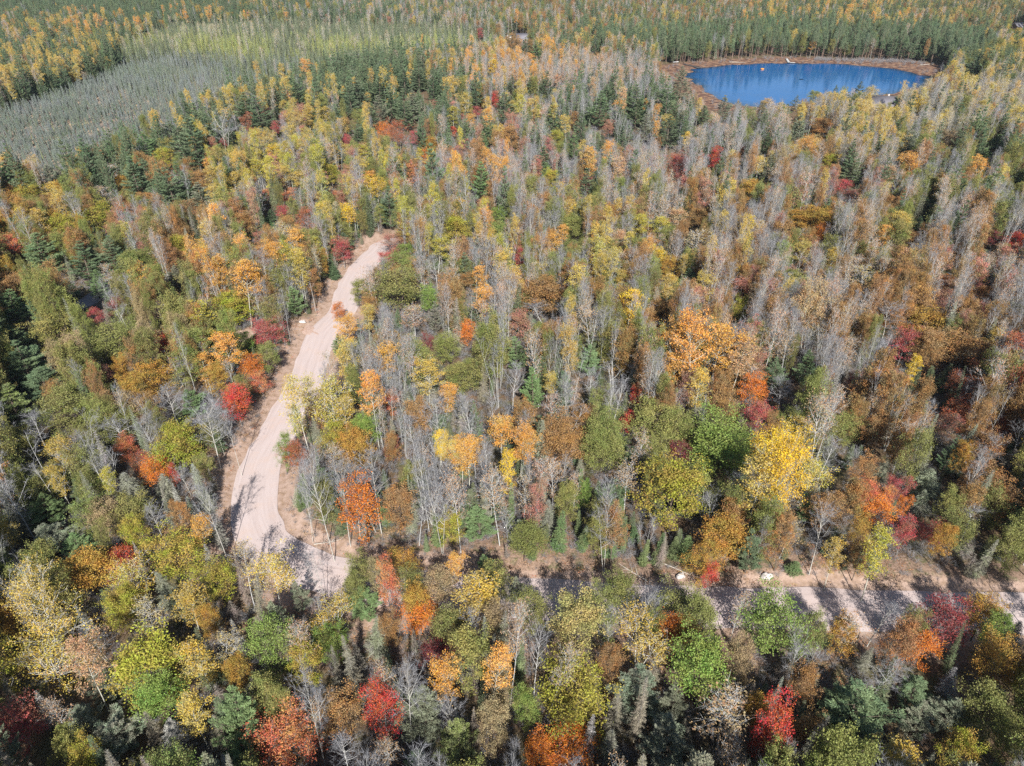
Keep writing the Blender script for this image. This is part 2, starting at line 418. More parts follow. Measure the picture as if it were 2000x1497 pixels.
def red_pine(H, W):
    wood, crown = MB(), MB()
    pts = curve_pts((0, 0, -0.4), (0, 0, 1), H, 8, 0, 0.04)
    wood.tube(pts, np.linspace(0.19, 0.03, 9), 6)
    T = []; D = []
    for k in range(44):
        t = 0.55 + 0.45 * (k + rng.random()) / 44
        tt = (t - 0.55) / 0.45
        L = W / 2 * (0.55 + 0.6 * math.sin(math.pi * min(1, tt * 0.75 + 0.22))) * rng.uniform(.6, 1.1) * (1.1 - 0.5 * tt)
        a = k * 2.4; el = rng.uniform(-0.1, 0.5) + 0.5 * tt
        d = np.array([math.cos(a) * math.cos(el), math.sin(a) * math.cos(el), math.sin(el)])
        fi = t * 8; i = min(int(fi), 7); p = pts[i] + (pts[i + 1] - pts[i]) * (fi - i)
        bp = curve_pts(p, d, L, 3, 0.3, 0.2)
        wood.tube(bp, np.linspace(0.04, 0.012, 4), 3)
        for q in range(7):
            u = rng.uniform(0.4, 1.0); T.append(p + (bp[-1] - p) * u + rng.normal(size=3) * 0.35); D.append(unit(d + rng.normal(size=3) * .5))
    T = np.array(T); D = np.array(D); k = 14
    P = np.repeat(T, k, 0) + rng.normal(size=(len(T) * k, 3)) * 0.15
    DD = unit(np.repeat(D, k, 0) * 0.6 + rng.normal(size=P.shape) * 0.7 + np.array([0, 0, .3]))
    crown.rhombs(P + DD * 0.15, unit(rng.normal(size=P.shape)), DD, rng.uniform(0.3, 0.5, len(P)), 0.08, np.clip(0.5 * np.repeat(rng.random(len(T)), k) + 0.5 * rng.random(len(P)), 0, 1))
    return wood, crown
def shrub(H, W, leaves):
    wood, crown = MB(), MB(); tips = []
    for k in range(9):
        a = k * 2.4; d = unit(np.array([math.cos(a) * .5, math.sin(a) * .5, 1.0]) + rng.normal(size=3) * .15)
        pp = curve_pts((math.cos(a) * .12, math.sin(a) * .12, -0.1), d, H * rng.uniform(.6, 1), 3, .1, .25)
        wood.tube(pp, np.linspace(0.022, 0.008, 4), 3)
        for j in range(5):
            q = pp[0] + (pp[-1] - pp[0]) * rng.uniform(.35, 1); tips.append(q + rng.normal(size=3) * np.array([W, W, W]) * .14)
            wood.tube([q, tips[-1]], (0.008, 0.005), 3)
    tips = np.array(tips); P = np.repeat(tips, 5, 0)
    wood.slivers(P, rng.normal(size=P.shape) + np.array([0, 0, .8]), rng.uniform(.3, .7, len(P)), .025)
    if leaves:
        Cc = np.repeat(tips, leaves, 0); Cc = Cc + rng.normal(size=Cc.shape) * .22
        crown.rhombs(Cc, unit(rng.normal(size=Cc.shape) + np.array([0, 0, .8])), rng.normal(size=Cc.shape), .15, .11, rng.random(len(Cc)))
    return wood, crown

oval = lambda t: (0.45 + 0.9 * math.sin(math.pi * min(1, t * 0.85 + 0.12))) * (1.05 - 0.45 * t)
slim = lambda t: 0.55 + 0.55 * math.sin(math.pi * min(1.0, t * 0.9 + 0.05)) - 0.30 * t
domed = lambda t: 0.70 + 0.45 * math.sin(math.pi * min(1, t * 0.8 + 0.15)) - 0.35 * t
# kind: nominal height, width, crown base; variants built below
KIND = {}
def register(kind, name, cat, H, W, cb, hr, builders, mats, part='crown'):
    vs = []
    for i, fn in enumerate(builders):
        w, c = fn()
        far = joined(w, c).mesh(name + '_far', mats) if c.n else None
        wm = w.mesh(name + '_trunk', mats[:1]); cm = c.mesh(name + '_' + part, mats[1:]) if c.n else None
        far = far or joined(w, MB()).mesh(name + '_far', mats) if c.n else (far or wm)
        vs.append((wm, cm, far))
    col = bpy.data.collections.new(name + '_shapes')
    for i, v in enumerate(vs):
        o = bpy.data.objects.new('%s_shape_%02d' % (name, i), v[2]); col.objects.link(o)
    KIND[kind] = dict(name=name, cat=cat, H=H, W=W, cb=cb, hr=hr, vs=vs, col=col, part=part)
L_, Nn = M['leaves'], M['needles']
register('aspen', 'aspen_tree', 'aspen', 16, 4.2, .50, (9, 20), [lambda: deciduous(16, .50, 4.2, oval, 24, 5, 34, .155, .34, .09, 0, 3)] * 4 + [lambda: deciduous(16, .40, 3.6, slim, 26, 5, 30, .155, .32, .085, 0, 3)] * 3, [M['bark_aspen'], L_])
register('thin', 'thinning_aspen', 'aspen', 15.5, 3.8, .48, (9, 19), [lambda: deciduous(15.5, .48, 3.6, oval, 20, 5, 9, .155, .36, .08, 0, 4)] * 3 + [lambda: deciduous(15.5, .38, 3.2, slim, 22, 5, 7, .155, .36, .075, 0, 4)] * 3, [M['bark_lit'], L_])
register('birch', 'birch_tree', 'birch', 14, 4.6, .38, (8, 18), [lambda k=k: deciduous(14, .38, 4.6, oval, 26, 5, 26, .145, .38, .08, k, 4) for k in (0, 2, 0, 0)], [M['bark_white'], L_])
register('bare', 'leafless_tree', 'bare tree', 15, 3.6, .42, (7, 18), [lambda k=k, sh=sh: deciduous(15, .42, 3.6, sh, 20, 5, 0, .2, .3, .08, k, 6, True, .75) for k, sh in ((0, oval), (0, slim), (0, slim), (2, oval), (0, oval), (0, slim), (3, domed))], [M['bark_lit'], M['twigs']], 'branches')
register('whitebare', 'leafless_birch', 'bare birch', 15, 4.0, .40, (7, 19), [lambda k=k: deciduous(15, .45, 4.2, oval, 20, 6, 0, .2, .3, .07, k, 8, True, .7) for k in (0, 0, 0, 2)], [M['bark_pale'], M['twigs']], 'branches')
register('oak', 'oak_tree', 'oak', 12, 7.5, .28, (7, 15.5), [lambda: deciduous(12, .28, 7.5, domed, 32, 8, 40, .17, .40, .16, 0, 2, False, .35)] * 3 + [lambda: deciduous(12, .22, 7.5, domed, 26, 9, 38, .165, .44, .15, 2, 3, False, .45)] * 3, [M['bark_brown'], L_])
register('maple', 'maple_tree', 'maple', 11, 5.2, .25, (5, 14), [lambda k=k: deciduous(11, .25, 5.2, domed, 26, 7, 32, .15, .38, .09, k, 3, False, .55) for k in (0, 2, 0, 0)], [M['bark_grey'], L_])
register('aspenw', 'aspen_tree', 'aspen', 15, 7.5, .40, (9, 20), [lambda k=k: deciduous(15, .40, 7.5, oval, 34, 8, 34, .15, .42, .15, k, 3) for k in (0, 3, 0)], [M['bark_aspen'], L_])
register('birchw', 'birch_tree', 'birch', 13, 7.5, .32, (8, 18), [lambda k=k: deciduous(13, .32, 7.5, domed, 34, 8, 22, .145, .46, .13, k, 4) for k in (2, 0)], [M['bark_white'], L_])
register('maplew', 'maple_tree', 'maple', 11, 7.5, .2, (6, 14), [lambda k=k: deciduous(11, .2, 7.5, domed, 34, 8, 32, .15, .42, .13, k, 3, False, .55) for k in (2, 0)], [M['bark_grey'], L_])
register('wpine', 'white_pine', 'pine', 18, 8.0, .14, (6, 22), [lambda: white_pine(18, 8.0)] * 5, [M['bark_brown'], Nn])
register('spruce', 'spruce_tree', 'spruce', 12, 3.6, .06, (4, 16), [lambda: cone_tree(12, 3.6, per=10)] * 3 + [lambda: cone_tree(12, 3.6, droop=-.1, per=8)], [M['bark_brown'], Nn])
register('dspruce', 'dying_spruce', 'spruce', 13, 4.2, .08, (5, 17), [lambda: cone_tree(13, 4.2, .08, -.22, dead=True, whorl=.027, per=12)] * 4, [M['bark_grey'], Nn], 'branches')
register('fir', 'balsam_fir', 'fir', 8, 2.8, .04, (2, 11), [lambda: cone_tree(8, 2.8, .04, 0.0, whorl=.036, per=13, r0=.08)] * 3, [M['bark_brown'], Nn])
register('larch', 'tamarack_tree', 'tamarack', 12, 2.6, .25, (7, 14), [lambda: cone_tree(12, 2.6, .25, 0.05, power=.7, whorl=.035, per=8, r0=.09)] * 3, [M['bark_grey'], Nn])
register('bogspruce', 'bog_spruce', 'spruce', 7, 1.1, .05, (3, 9), [lambda: cone_tree(7, 1.1, .05, -.35, power=.6, dead=True, whorl=.03, per=12, r0=.06)] * 2 + [lambda: cone_tree(7, 1.1, .3, -.2, power=.5, whorl=.035, per=8, r0=.055)], [M['bark_grey'], Nn])
register('rpine', 'red_pine', 'pine', 18, 4.4, .5, (13, 21), [lambda: red_pine(18, 4.4)] * 3, [M['bark_pine'], Nn])
register('shrub', 'understory_shrub', 'shrub', 2.6, 2.2, .1, (1, 4), [lambda: shrub(2.6, 2.2, k) for k in (0, 6, 12, 0)], [M['twigs'], L_])
print('protos', round(time.time() - T0, 1))

# ------------------------------------------------------------------ tokens: kind, colour word, leaf colours
TOK = {
 'AY': ('aspen', 'yellow', (.55, .37, .06), (.46, .36, .11)), 'AB': ('aspen', 'bright yellow', (.72, .52, .03), (.64, .40, .04)),
 'AO': ('aspen', 'golden orange', (.66, .31, .05), (.62, .36, .10)), 'AP': ('aspen', 'pale peach', (.55, .31, .16), (.46, .32, .16)),
 'AG': ('aspen', 'yellow-green', (.36, .36, .05), (.52, .40, .06)),
 'TP': ('thin', 'thin peach', (.48, .28, .15), (.38, .27, .16)), 'TY': ('thin', 'thin yellow', (.48, .36, .13), (.38, .31, .16)), 'TB': ('thin', 'thin tan', (.36, .24, .13), (.42, .28, .15)),
 'BI': ('birch', 'yellow-green', (.40, .37, .07), (.55, .38, .07)), 'BY': ('birch', 'yellow', (.58, .40, .07), (.50, .38, .10)),
 'BT': ('bare', 'grey', (.3, .3, .3), (.3, .3, .3)), 'BW': ('whitebare', 'white-stemmed', (.3, .3, .3), (.3, .3, .3)),
 'OG': ('oak', 'olive green', (.19, .22, .06), (.30, .28, .09)), 'OL': ('oak', 'grass green', (.17, .27, .055), (.27, .33, .08)),
 'OY': ('oak', 'yellow-green', (.33, .36, .04), (.42, .30, .07)), 'OP': ('oak', 'pale green', (.36, .37, .13), (.44, .34, .13)),
 'OB': ('oak', 'rust brown', (.42, .21, .07), (.30, .21, .10)), 'OO': ('oak', 'gold and orange', (.50, .25, .05), (.38, .27, .06)), 'OT': ('oak', 'tan', (.42, .31, .16), (.32, .26, .14)),
 'MR': ('maple', 'scarlet', (.58, .035, .045), (.50, .13, .04)), 'MK': ('maple', 'crimson pink', (.47, .055, .08), (.38, .15, .09)),
 'MP': ('maple', 'dusty pink', (.46, .17, .14), (.40, .25, .14)), 'MS': ('maple', 'salmon red', (.62, .14, .08), (.58, .28, .10)),
 'MO': ('maple', 'bright orange', (.66, .20, .03), (.60, .20, .03)), 'MD': ('maple', 'dark red', (.27, .04, .045), (.20, .06, .05)), 'MB': ('maple', 'rust red', (.45, .11, .05), (.33, .13, .06)),
 'WP': ('wpine', 'dark green', (.12, .18, .095), (.18, .22, .12)), 'WL': ('wpine', 'soft green', (.20, .29, .12), (.16, .23, .10)), 'WB': ('wpine', 'blue-green', (.16, .24, .12), (.21, .28, .13)),
 'WG': ('wpine', 'grey-green', (.20, .23, .15), (.25, .25, .18)), 'WY': ('wpine', 'yellowish green', (.27, .31, .10), (.21, .24, .11)),
 'SG': ('spruce', 'green', (.12, .17, .085), (.18, .20, .11)), 'SL': ('spruce', 'pale grey-green', (.32, .33, .22), (.26, .26, .19)),
 'SD': ('dspruce', 'grey-brown', (.30, .27, .21), (.24, .21, .15)), 'SS': ('dspruce', 'silver grey', (.46, .45, .41), (.36, .34, .30)), 'SO': ('dspruce', 'greenish grey', (.26, .28, .18), (.32, .31, .24)),
 'FI': ('fir', 'fresh green', (.13, .20, .08), (.19, .23, .10)), 'FD': ('fir', 'deep green', (.11, .18, .08), (.14, .20, .09)),
 'TA': ('larch', 'yellow-green', (.46, .48, .12), (.36, .40, .15)), 'TG': ('larch', 'dull green', (.20, .25, .14), (.30, .32, .19)),
 'BS': ('bogspruce', 'grey', (.33, .35, .36), (.22, .26, .24)), 'RP': ('rpine', 'dark green', (.13, .19, .10), (.19, .23, .13)),
 'SH': ('shrub', 'brown', (.35, .22, .12), (.40, .28, .12)), 'SY': ('shrub', 'yellowish', (.42, .33, .10), (.30, .30, .08)), 'SK': ('shrub', 'purplish', (.30, .2, .2), (.28, .18, .16)),
}
# ------------------------------------------------------------------ single trees read off the photograph: x y of the crown's middle, width, height (photo pixels; 0 = usual), token
HEROES = """
378 272 75 110 WP|350 268 55 80 WP|480 210 55 70 WP|507 218 55 75 WP|581 182 40 60 WP|683 180 45 65 WP|283 280 40 55 WL|262 345 60 90 WP|333 368 60 85 WP|333 250 35 45 WP|452 268 35 50 WP|119 342 55 40 WG|95 336 35 35 WG|190 355 35 40 WP|392 382 55 60 WG
427 245 45 60 BW|483 243 18 36 MB|432 285 20 18 MK|539 255 16 22 MK|679 282 16 30 MK|563 382 26 24 MS|518 385 22 20 MS|668 392 22 24 MP|679 245 14 24 OB|650 388 20 24 MS|516 273 30 30 AY|532 300 28 26 AB|560 270 22 36 AY|551 213 20 24 AY|574 240 28 30 AY|602 224 22 30 AY|633 224 24 28 AY|322 311 32 34 OY|647 343 34 36 OY|581 350 26 30 AY|550 340 30 34 AY|410 347 28 40 AY|455 357 32 34 AY|423 382 26 30 AY|500 330 26 34 AG|679 305 16 34 AY|371 325 28 30 OB|217 330 36 22 TP|238 364 30 34 OO|206 380 36 26 TP|21 378 32 28 OB|60 380 46 34 OY|98 371 34 26 AY|406 322 26 26 AO
1063 168 30 60 WP|1038 168 24 50 WP|1084 228 26 60 WB|1136 245 28 60 WP|1171 208 50 70 WP|1245 200 50 80 WP|1304 190 48 95 WP|1186 186 30 50 WP|930 172 32 68 WP|790 160 36 60 WP|695 178 50 70 WP|737 170 40 60 WP|762 200 46 76 WP|792 210 46 76 WP|846 168 34 50 WP|807 203 40 60 WG|741 217 42 64 WG|685 198 36 60 WP|818 150 36 50 WP|986 203 40 70 WP|1000 168 28 44 WP|958 255 24 55 WB|944 283 24 50 WL|695 262 30 46 WP|1122 280 30 55 WL|1147 357 36 64 WP|1066 329 26 36 WB|1217 273 30 42 WP|1304 255 56 64 WP|1259 245 30 60 WG|937 350 46 82 WL|1178 280 24 36 SG|1164 91 26 40 WP|1049 98 26 40 WB|1028 91 24 40 WP|1115 38 16 24 WP|1332 158 40 62 WG
676 277 16 26 MK|715 290 14 16 MK|779 268 34 40 MB|755 262 34 30 MO|811 273 18 26 MK|886 259 14 18 MR|933 222 18 18 MK|967 199 16 26 MR|909 287 18 22 MP|1002 278 34 44 OB|1122 235 20 26 OB|1045 332 24 36 MP|1189 256 20 26 MP|1322 332 34 40 MB|937 72 14 18 MK|1003 86 28 30 OB|669 392 18 16 MB|832 312 20 28 MO|807 347 24 40 MS
961 133 18 26 AB|893 175 20 34 AY|909 203 22 36 AY|885 224 26 28 AG|1014 208 20 36 AG|1042 212 24 34 AY|1086 273 30 32 OY|844 290 34 30 OO|732 366 42 26 AB|720 350 26 20 AO|716 305 28 34 AG|1154 312 30 46 AO|1210 332 30 50 AP|1308 241 24 18 AY|1341 270 16 26 AB|1107 248 20 30 AY|1077 353 32 38 OY|905 340 22 30 AO
1373 224 34 40 WP|1415 210 36 50 WG|1496 268 28 60 WP|1559 245 34 60 WG|1772 276 36 80 WG|1664 329 56 64 WP|1496 330 34 60 WG|1918 312 40 50 WL|1945 282 40 44 WB|1985 352 40 50 WP|1632 175 16 28 WP|1678 171 20 30 WP|1902 133 44 40 WP|1468 238 24 40 WG|1555 200 20 30 WP
1396 318 24 40 MR|1645 373 32 30 MK|1739 372 22 18 MK|1447 306 20 30 MP|1708 308 12 14 MK|1832 345 26 16 MB|1323 332 34 44 MD|1881 262 10 12 MK|1389 388 14 14 MK|1664 388 30 22 MP|1618 320 34 30 OY|1785 327 34 38 AO|1580 290 36 30 AO|1552 297 30 24 AY|1725 343 30 30 AP|1457 373 44 40 OO|1853 275 46 34 OT|1790 213 26 22 AB|1604 252 46 34 OB|1912 338 30 46 AO|1814 259 20 34 AY
80 492 80 96 WB|161 503 64 84 WP|217 492 58 80 WP|21 598 72 80 WL|32 660 60 60 WB|45 712 96 110 WP|88 752 90 90 WP|20 790 90 100 WY|577 589 38 66 WL|378 785 54 54 WL|340 545 40 56 WG|650 528 30 40 FD|525 435 28 26 FD|388 470 30 36 WP|188 562 34 26 WL|190 545 40 46 WL
25 482 56 44 MS|528 658 58 56 MK|322 685 36 44 MR|465 800 52 64 MR|553 420 26 26 MK|592 433 40 44 MB|670 494 34 44 MK|406 590 26 34 MD|241 880 30 34 MS|511 755 34 30 MS|661 614 24 32 MO|192 628 26 22 MK|231 606 32 34 MD|210 746 30 20 MP|504 470 20 26 MP|25 562 60 34 OB
472 552 48 74 AO|445 688 50 66 AO|500 727 44 50 MO|305 742 66 50 OO|241 735 34 36 OO|276 552 30 50 AO|480 437 46 46 OB|260 771 50 36 OO|399 718 36 46 AO|427 752 46 44 OO|222 536 30 44 TP|115 783 34 30 OB
119 442 66 44 OY|192 423 60 50 OY|77 433 34 44 AY|353 488 34 34 OY|395 640 44 66 AG|458 608 72 56 OY|476 675 36 50 OL|120 885 40 44 AY|354 870 62 70 OY|130 808 90 80 OG|210 682 100 80 OG|105 652 90 60 OG|280 517 64 40 OG|315 605 32 44 TP|250 640 60 50 OG|40 870 50 60 OG
336 797 54 66 BW|410 842 62 90 BW|452 852 30 80 BW|70 832 50 70 BT|228 842 60 60 BT|240 590 30 90 BW
673 648 38 50 AO|661 672 28 40 WL|668 716 38 70 AY|588 802 46 110 BI|612 780 30 80 BI|648 805 60 96 BI|553 884 32 36 OL|580 896 40 46 MB|675 870 44 40 OO|690 760 30 80 OG
898 455 64 54 OY|769 482 46 36 MP|762 502 30 24 MK|790 504 54 40 OL|853 486 36 34 AG|772 570 100 66 OG|704 572 40 46 OG|839 594 34 40 OL|850 622 32 66 WG|909 563 34 40 OB|944 542 26 44 AO|1014 513 22 44 MK|947 612 16 24 MK|1014 634 48 50 MP|909 658 34 46 MO|832 677 18 24 MD|874 688 44 46 OG|909 738 70 50 OG|1010 690 50 76 WL|1042 757 48 96 WL|1154 697 48 72 WB|1056 857 36 92 SL|944 745 30 90 SD|835 733 46 64 AY|867 773 36 50 AO|807 629 50 50 TP|716 618 30 34 AY|728 604 34 30 OB|678 705 26 60 AY|671 815 34 60 AY|713 847 46 44 OL|697 884 64 54 OO|765 783 38 26 MS|762 880 28 40 MB|856 864 28 40 AB|900 890 52 60 AO|979 840 50 60 AO|1017 870 40 66 AO|1098 848 66 46 OB|1140 822 50 40 OB|1175 868 80 60 OG|1280 832 100 80 OG|1227 828 26 30 MR|1241 776 20 24 MR|1077 752 26 46 AY|1227 602 46 66 AB|1217 549 28 34 AY|1210 468 36 38 AP|1290 500 28 28 AB|1098 458 24 30 AO|1084 476 26 32 AO|1252 433 30 40 AG|1287 440 30 36 AG|1066 584 90 36 OB|1164 573 50 50 OB|1308 556 34 36 AY|1290 612 44 50 OB|1349 540 46 54 WB|1119 450 46 46 OG|975 430 30 36 OL|682 426 34 34 AB|671 488 26 30 MP
1203 716 48 60 BT|1000 745 40 70 BT|1154 745 44 60 BT|1063 604 50 44 BT|853 523 34 50 BT|807 838 40 70 BT
1321 428 36 36 AP|1360 432 44 36 OB|1445 566 42 48 MP|1387 566 30 50 AY|1440 612 36 40 OY|1356 472 44 50 TY|1597 430 70 44 OO|1559 433 50 36 OO|1604 462 30 36 MO|1625 510 28 34 AY|1748 433 38 40 AY|1727 462 34 36 AO|1793 442 34 50 WP|1807 412 30 26 MP|1786 472 24 22 MB|1982 482 36 40 MR|1940 472 34 30 MD|1846 559 34 34 MO|1685 542 60 54 TY|1590 602 60 84 AP|1678 514 40 34 TP|1562 492 28 28 AY|1307 524 36 36 OO
1330 680 66 90 AO|1366 672 60 110 AO|1400 680 62 90 AO|1443 692 60 80 AP|1321 720 46 60 AO|1366 756 42 66 AY|1468 770 50 60 MO|1419 794 60 54 OB|1513 730 56 72 WP|1576 714 48 78 WB|1765 678 46 64 MK|1751 734 44 44 MP|1783 715 24 44 AB|1840 738 36 60 SG|1815 740 36 60 SG|1790 738 24 56 SG|1874 812 60 46 MB|1951 843 54 44 MB|1660 752 34 26 MP|1478 818 46 60 MK|1405 852 110 100 OL|1317 843 60 70 OG|1507 884 90 44 AB|1552 843 50 56 BI|1653 836 50 60 OG|1738 622 54 60 BW|1678 642 40 60 BW|1562 522 40 60 BT|1531 768 46 56 BT|1713 846 50 60 OB|1944 668 28 34 AY|1846 828 44 50 MP|1811 697 40 60 OB|1877 682 90 60 OB|1807 629 80 60 OO|1916 584 40 36 OB|1905 562 20 30 MK
85 905 50 90 BT|120 892 40 48 AY|115 936 30 30 AY|25 970 56 90 BT|243 874 30 30 MS|255 955 78 96 SO|322 958 52 72 SO|207 946 30 46 AG|273 906 34 40 MB|310 924 54 30 MO|345 940 18 42 MR|358 882 84 64 OY|85 988 84 78 WL|92 1047 90 70 WG|155 1064 58 60 WL|212 1022 60 60 OT|267 1009 70 54 OG|270 1054 44 56 OY|350 990 26 80 SS|325 995 26 80 SO|385 1012 24 50 SS|392 1049 36 54 AO|360 1027 34 34 OB|350 1088 100 76 OY|238 1107 54 50 MR|272 1090 18 60 SS|170 1122 86 70 OO|88 1112 70 50 OG|15 1044 40 60 AY|262 1138 64 66 BI|45 1168 16 34 MR|410 1102 36 84 SS|420 1138 70 44 OY|415 1000 44 110 BW|310 1027 44 56 BW|368 1178 60 60 AY|250 1180 56 50 OY
652 866 54 60 OY|652 902 50 34 TP|710 1007 68 104 MO|775 1002 56 84 OB|764 884 28 44 OB|875 1039 46 64 OY|937 1025 72 76 WL|947 1106 42 54 WL|812 1000 36 70 BT|630 975 52 130 BW|667 965 44 110 BW|590 960 30 100 BW|855 975 60 120 BW|890 884 30 40 AY|914 898 54 66 AO|855 866 30 40 AY|988 922 34 76 AB|895 985 44 90 TP|975 978 50 90 TP|532 1128 66 84 BY|787 1117 60 50 OO|765 1160 36 90 MS|920 1166 90 90 AY|712 1174 70 66 WL|885 1112 30 34 AO|820 1184 52 48 OO|587 1165 44 60 WG|627 1122 40 70 BW|605 1000 20 100 BW
1015 884 36 60 AO|1105 879 76 46 OB|1175 889 70 60 OG|1330 888 42 36 MD|1400 890 120 100 OL|1317 972 124 124 OY|1405 1052 88 84 OO|1425 1020 54 50 OB|1370 1098 60 56 OO|1385 1127 30 26 MR|1480 950 70 110 AY|1082 940 46 70 TP|1122 948 34 60 TP|1042 1002 36 84 MP|1092 1044 36 84 FI|1137 1052 28 60 FI|1212 994 26 54 FI|1240 1042 26 40 FD|1140 972 24 40 OL|1247 888 34 60 TP|1225 940 50 50 TB|1190 1036 52 100 BW|1262 1164 44 90 BW|1215 1162 64 60 OG|1328 1184 84 60 OG
1515 928 84 120 AB|1577 989 44 66 WL|1585 928 60 60 BI|1690 923 46 32 OB|1690 977 36 64 MS|1725 977 30 36 MS|1717 1003 50 44 MO|1762 950 36 54 MK|1765 987 20 44 MO|1765 1052 38 60 MK|1817 1040 42 40 MK|1832 1062 40 40 OO|1720 1078 54 88 AG|1662 972 50 60 OB|1607 1007 70 50 OB|1680 1049 40 44 OO|1680 1092 40 36 OB|1550 1112 36 30 FI|1605 1047 52 90 BW|1632 1087 36 40 AY|1887 952 26 30 OB|1900 1007 52 54 BT|1812 940 80 66 SO|1800 977 50 50 SO|1725 914 50 60 SO|1612 889 46 70 BT|1862 1039 56 60 OG|1982 1002 44 60 WL|1855 992 50 50 OG|1875 902 34 40 OO|1975 1077 60 80 OG|1975 902 50 60 SD
80 1184 96 112 BY|20 1219 44 36 OO|82 1277 126 104 BI|162 1292 60 92 AP|195 1244 44 40 BW|162 1207 34 74 SS|310 1300 130 110 OY|317 1362 84 60 OL|237 1198 60 50 OY|298 1202 60 60 TY|415 1218 40 40 OO|395 1292 62 80 AY|457 1317 46 50 OO|378 1389 54 76 AY|335 1437 76 88 SS|462 1402 90 150 WL|200 1325 66 70 WG|225 1422 100 100 WG|155 1402 80 90 WG|32 1412 78 80 MK|77 1372 42 80 SS|465 1242 34 80 SS|130 1472 60 50 OG|107 1382 40 60 TP|157 1492 60 40 OY|15 1362 44 70 SD|475 1467 70 60 WL
530 1272 76 108 OL|592 1243 46 80 TP|595 1308 64 84 OY|645 1257 54 52 OL|650 1203 56 70 BI|735 1235 60 90 SO|687 1290 46 130 SD|655 1300 32 96 SD|765 1233 34 34 OB|820 1209 64 52 MO|875 1234 72 60 OG|858 1286 62 56 MD|890 1324 48 76 AO|947 1324 44 92 AO|752 1398 58 92 MR|672 1397 76 84 OB|607 1387 48 120 BW|790 1357 60 110 BW|805 1312 40 70 BT|545 1382 46 60 OG|555 1462 124 96 MS|825 1392 92 126 WG|900 1442 84 126 WY|812 1484 60 40 WL|955 1432 60 90 OT|675 1472 60 50 BT|745 1470 44 50 TB|975 1352 40 80 OT
1132 1247 92 108 OP|1047 1207 60 66 OG|1075 1292 40 100 TB|1045 1282 46 90 BT|1250 1260 76 80 BY|1195 1237 44 70 BW|1190 1306 46 50 OB|1310 1247 56 66 MO|1342 1257 40 50 OO|1372 1300 104 124 OL|1440 1197 40 40 TP|1125 1372 128 124 OY|1037 1392 50 54 OL|1050 1467 52 60 MO|1112 1482 90 50 MO|1148 1440 42 92 SS|1205 1387 48 90 SD|1190 1452 54 80 SO|1317 1367 60 50 WG|1312 1442 100 112 WG|1440 1307 56 96 OT|1420 1402 100 96 TP|1490 1452 40 70 MR|1462 1390 50 36 OO|1412 1474 50 40 TB
1508 1222 112 116 OL|1662 1217 54 50 TP|1642 1260 50 50 OO|1715 1212 52 70 BW|1832 1232 84 86 MD|1795 1277 54 50 MO|1920 1207 64 50 OO|1930 1244 44 40 OL|1938 1302 72 60 OO|1520 1427 60 120 MR|1675 1387 146 150 WB|1782 1352 62 66 WB|1795 1402 60 80 WG|1745 1477 76 50 AY|1855 1337 44 50 SS|1690 1287 36 60 SO|1977 1242 56 70 SO|1985 1332 44 60 OY|1855 1392 70 60 WG|1862 1472 60 50 OY|1937 1412 90 80 OG|1565 1342 54 60 OB|1550 1302 44 70 BT|1970 1462 60 60 OG
700 1122 50 44 OG|745 1130 44 46 OT|850 1150 60 50 OT|800 1150 44 44 OG|965 1152 70 60 OG|690 1152 46 50 OG|1010 1150 40 50 WG
"""
LAM = None
rows = [r.split() for ln in HEROES.strip().splitlines() for r in ln.split('|') if r.strip()]
trees = []          # dict per tree
def hero_place(x, y, w, h, kind):
    K = KIND[kind]
    z = K['H'] * 0.7
    for _ in range(4):
        X, Y = ground(x, y, z); s = math.sqrt(X * X + Y * Y + (CAM_H - z) ** 2)
        depth = Y * cP - (z - CAM_H) * sP
        phi = math.atan2(CAM_H - z, Y)
        Wm = w * depth / F
        if h: Hc = (h * depth / F - 0.55 * Wm * math.sin(phi)) / math.cos(phi)
        else: Hc = Wm * 1.1
        Hc = max(Hc, 0.55 * Wm)
        H = min(max(Hc / (1 - K['cb']), K['hr'][0]), K['hr'][1])
        z = H * (1 + K['cb']) / 2
    return float(X), float(Y), H, Wm
for r in rows:
    x, y, w, h = map(float, r[:4]); tok = TOK[r[4]]
    X, Y, H, Wm = hero_place(x, y, w, h, tok[0])
    kd0 = tok[0] + 'w' if tok[0] in ('aspen', 'birch', 'maple') and Wm > 5.9 else tok[0]
    trees.append(dict(X=X, Y=Y, H=H, W=Wm * 1.05, tok=r[4], kind=kd0, hero=True, px=x, py=y, pw=w, ph=h))
print('heroes', len(trees))

# ------------------------------------------------------------------ protection map: what single trees, road and pond show must not be hidden by filler
MW, MH = 500, 375
prot = np.zeros((MH, MW))             # ground distance that must stay visible
gy, gx = np.mgrid[0:MH, 0:MW]; gpx = gx * 4 + 2.0; gpy = gy * 4 + 2.0
GX, GY = ground(gpx, np.maximum(gpy, 1)); gd = np.hypot(GX, GY)
for poly in [VIS_ROAD_A, VIS_ROAD_B, VIS_LAKE, VIS_PAVED, VIS_TRACK, VIS_TRACK2] + VIS_HOUSES:
    mk = inside(gpx, gpy, poly); prot[mk] = np.maximum(prot[mk], gd[mk])
for t in trees:
    a, b = t['pw'] * 0.44, t['ph'] * 0.44
    x0, x1 = int((t['px'] - a) / 4), int((t['px'] + a) / 4) + 2; y0, y1 = int((t['py'] - b) / 4), int((t['py'] + b) / 4) + 2
    x0, y0 = max(x0, 0), max(y0, 0)
    sx, sy = gpx[y0:y1, x0:x1], gpy[y0:y1, x0:x1]
    if sx.size == 0: continue
    mk = ((sx - t['px']) / a) ** 2 + ((sy - t['py']) / b) ** 2 < 1
    sub = prot[y0:y1, x0:x1]; sub[mk] = np.maximum(sub[mk], math.hypot(t['X'], t['Y']))

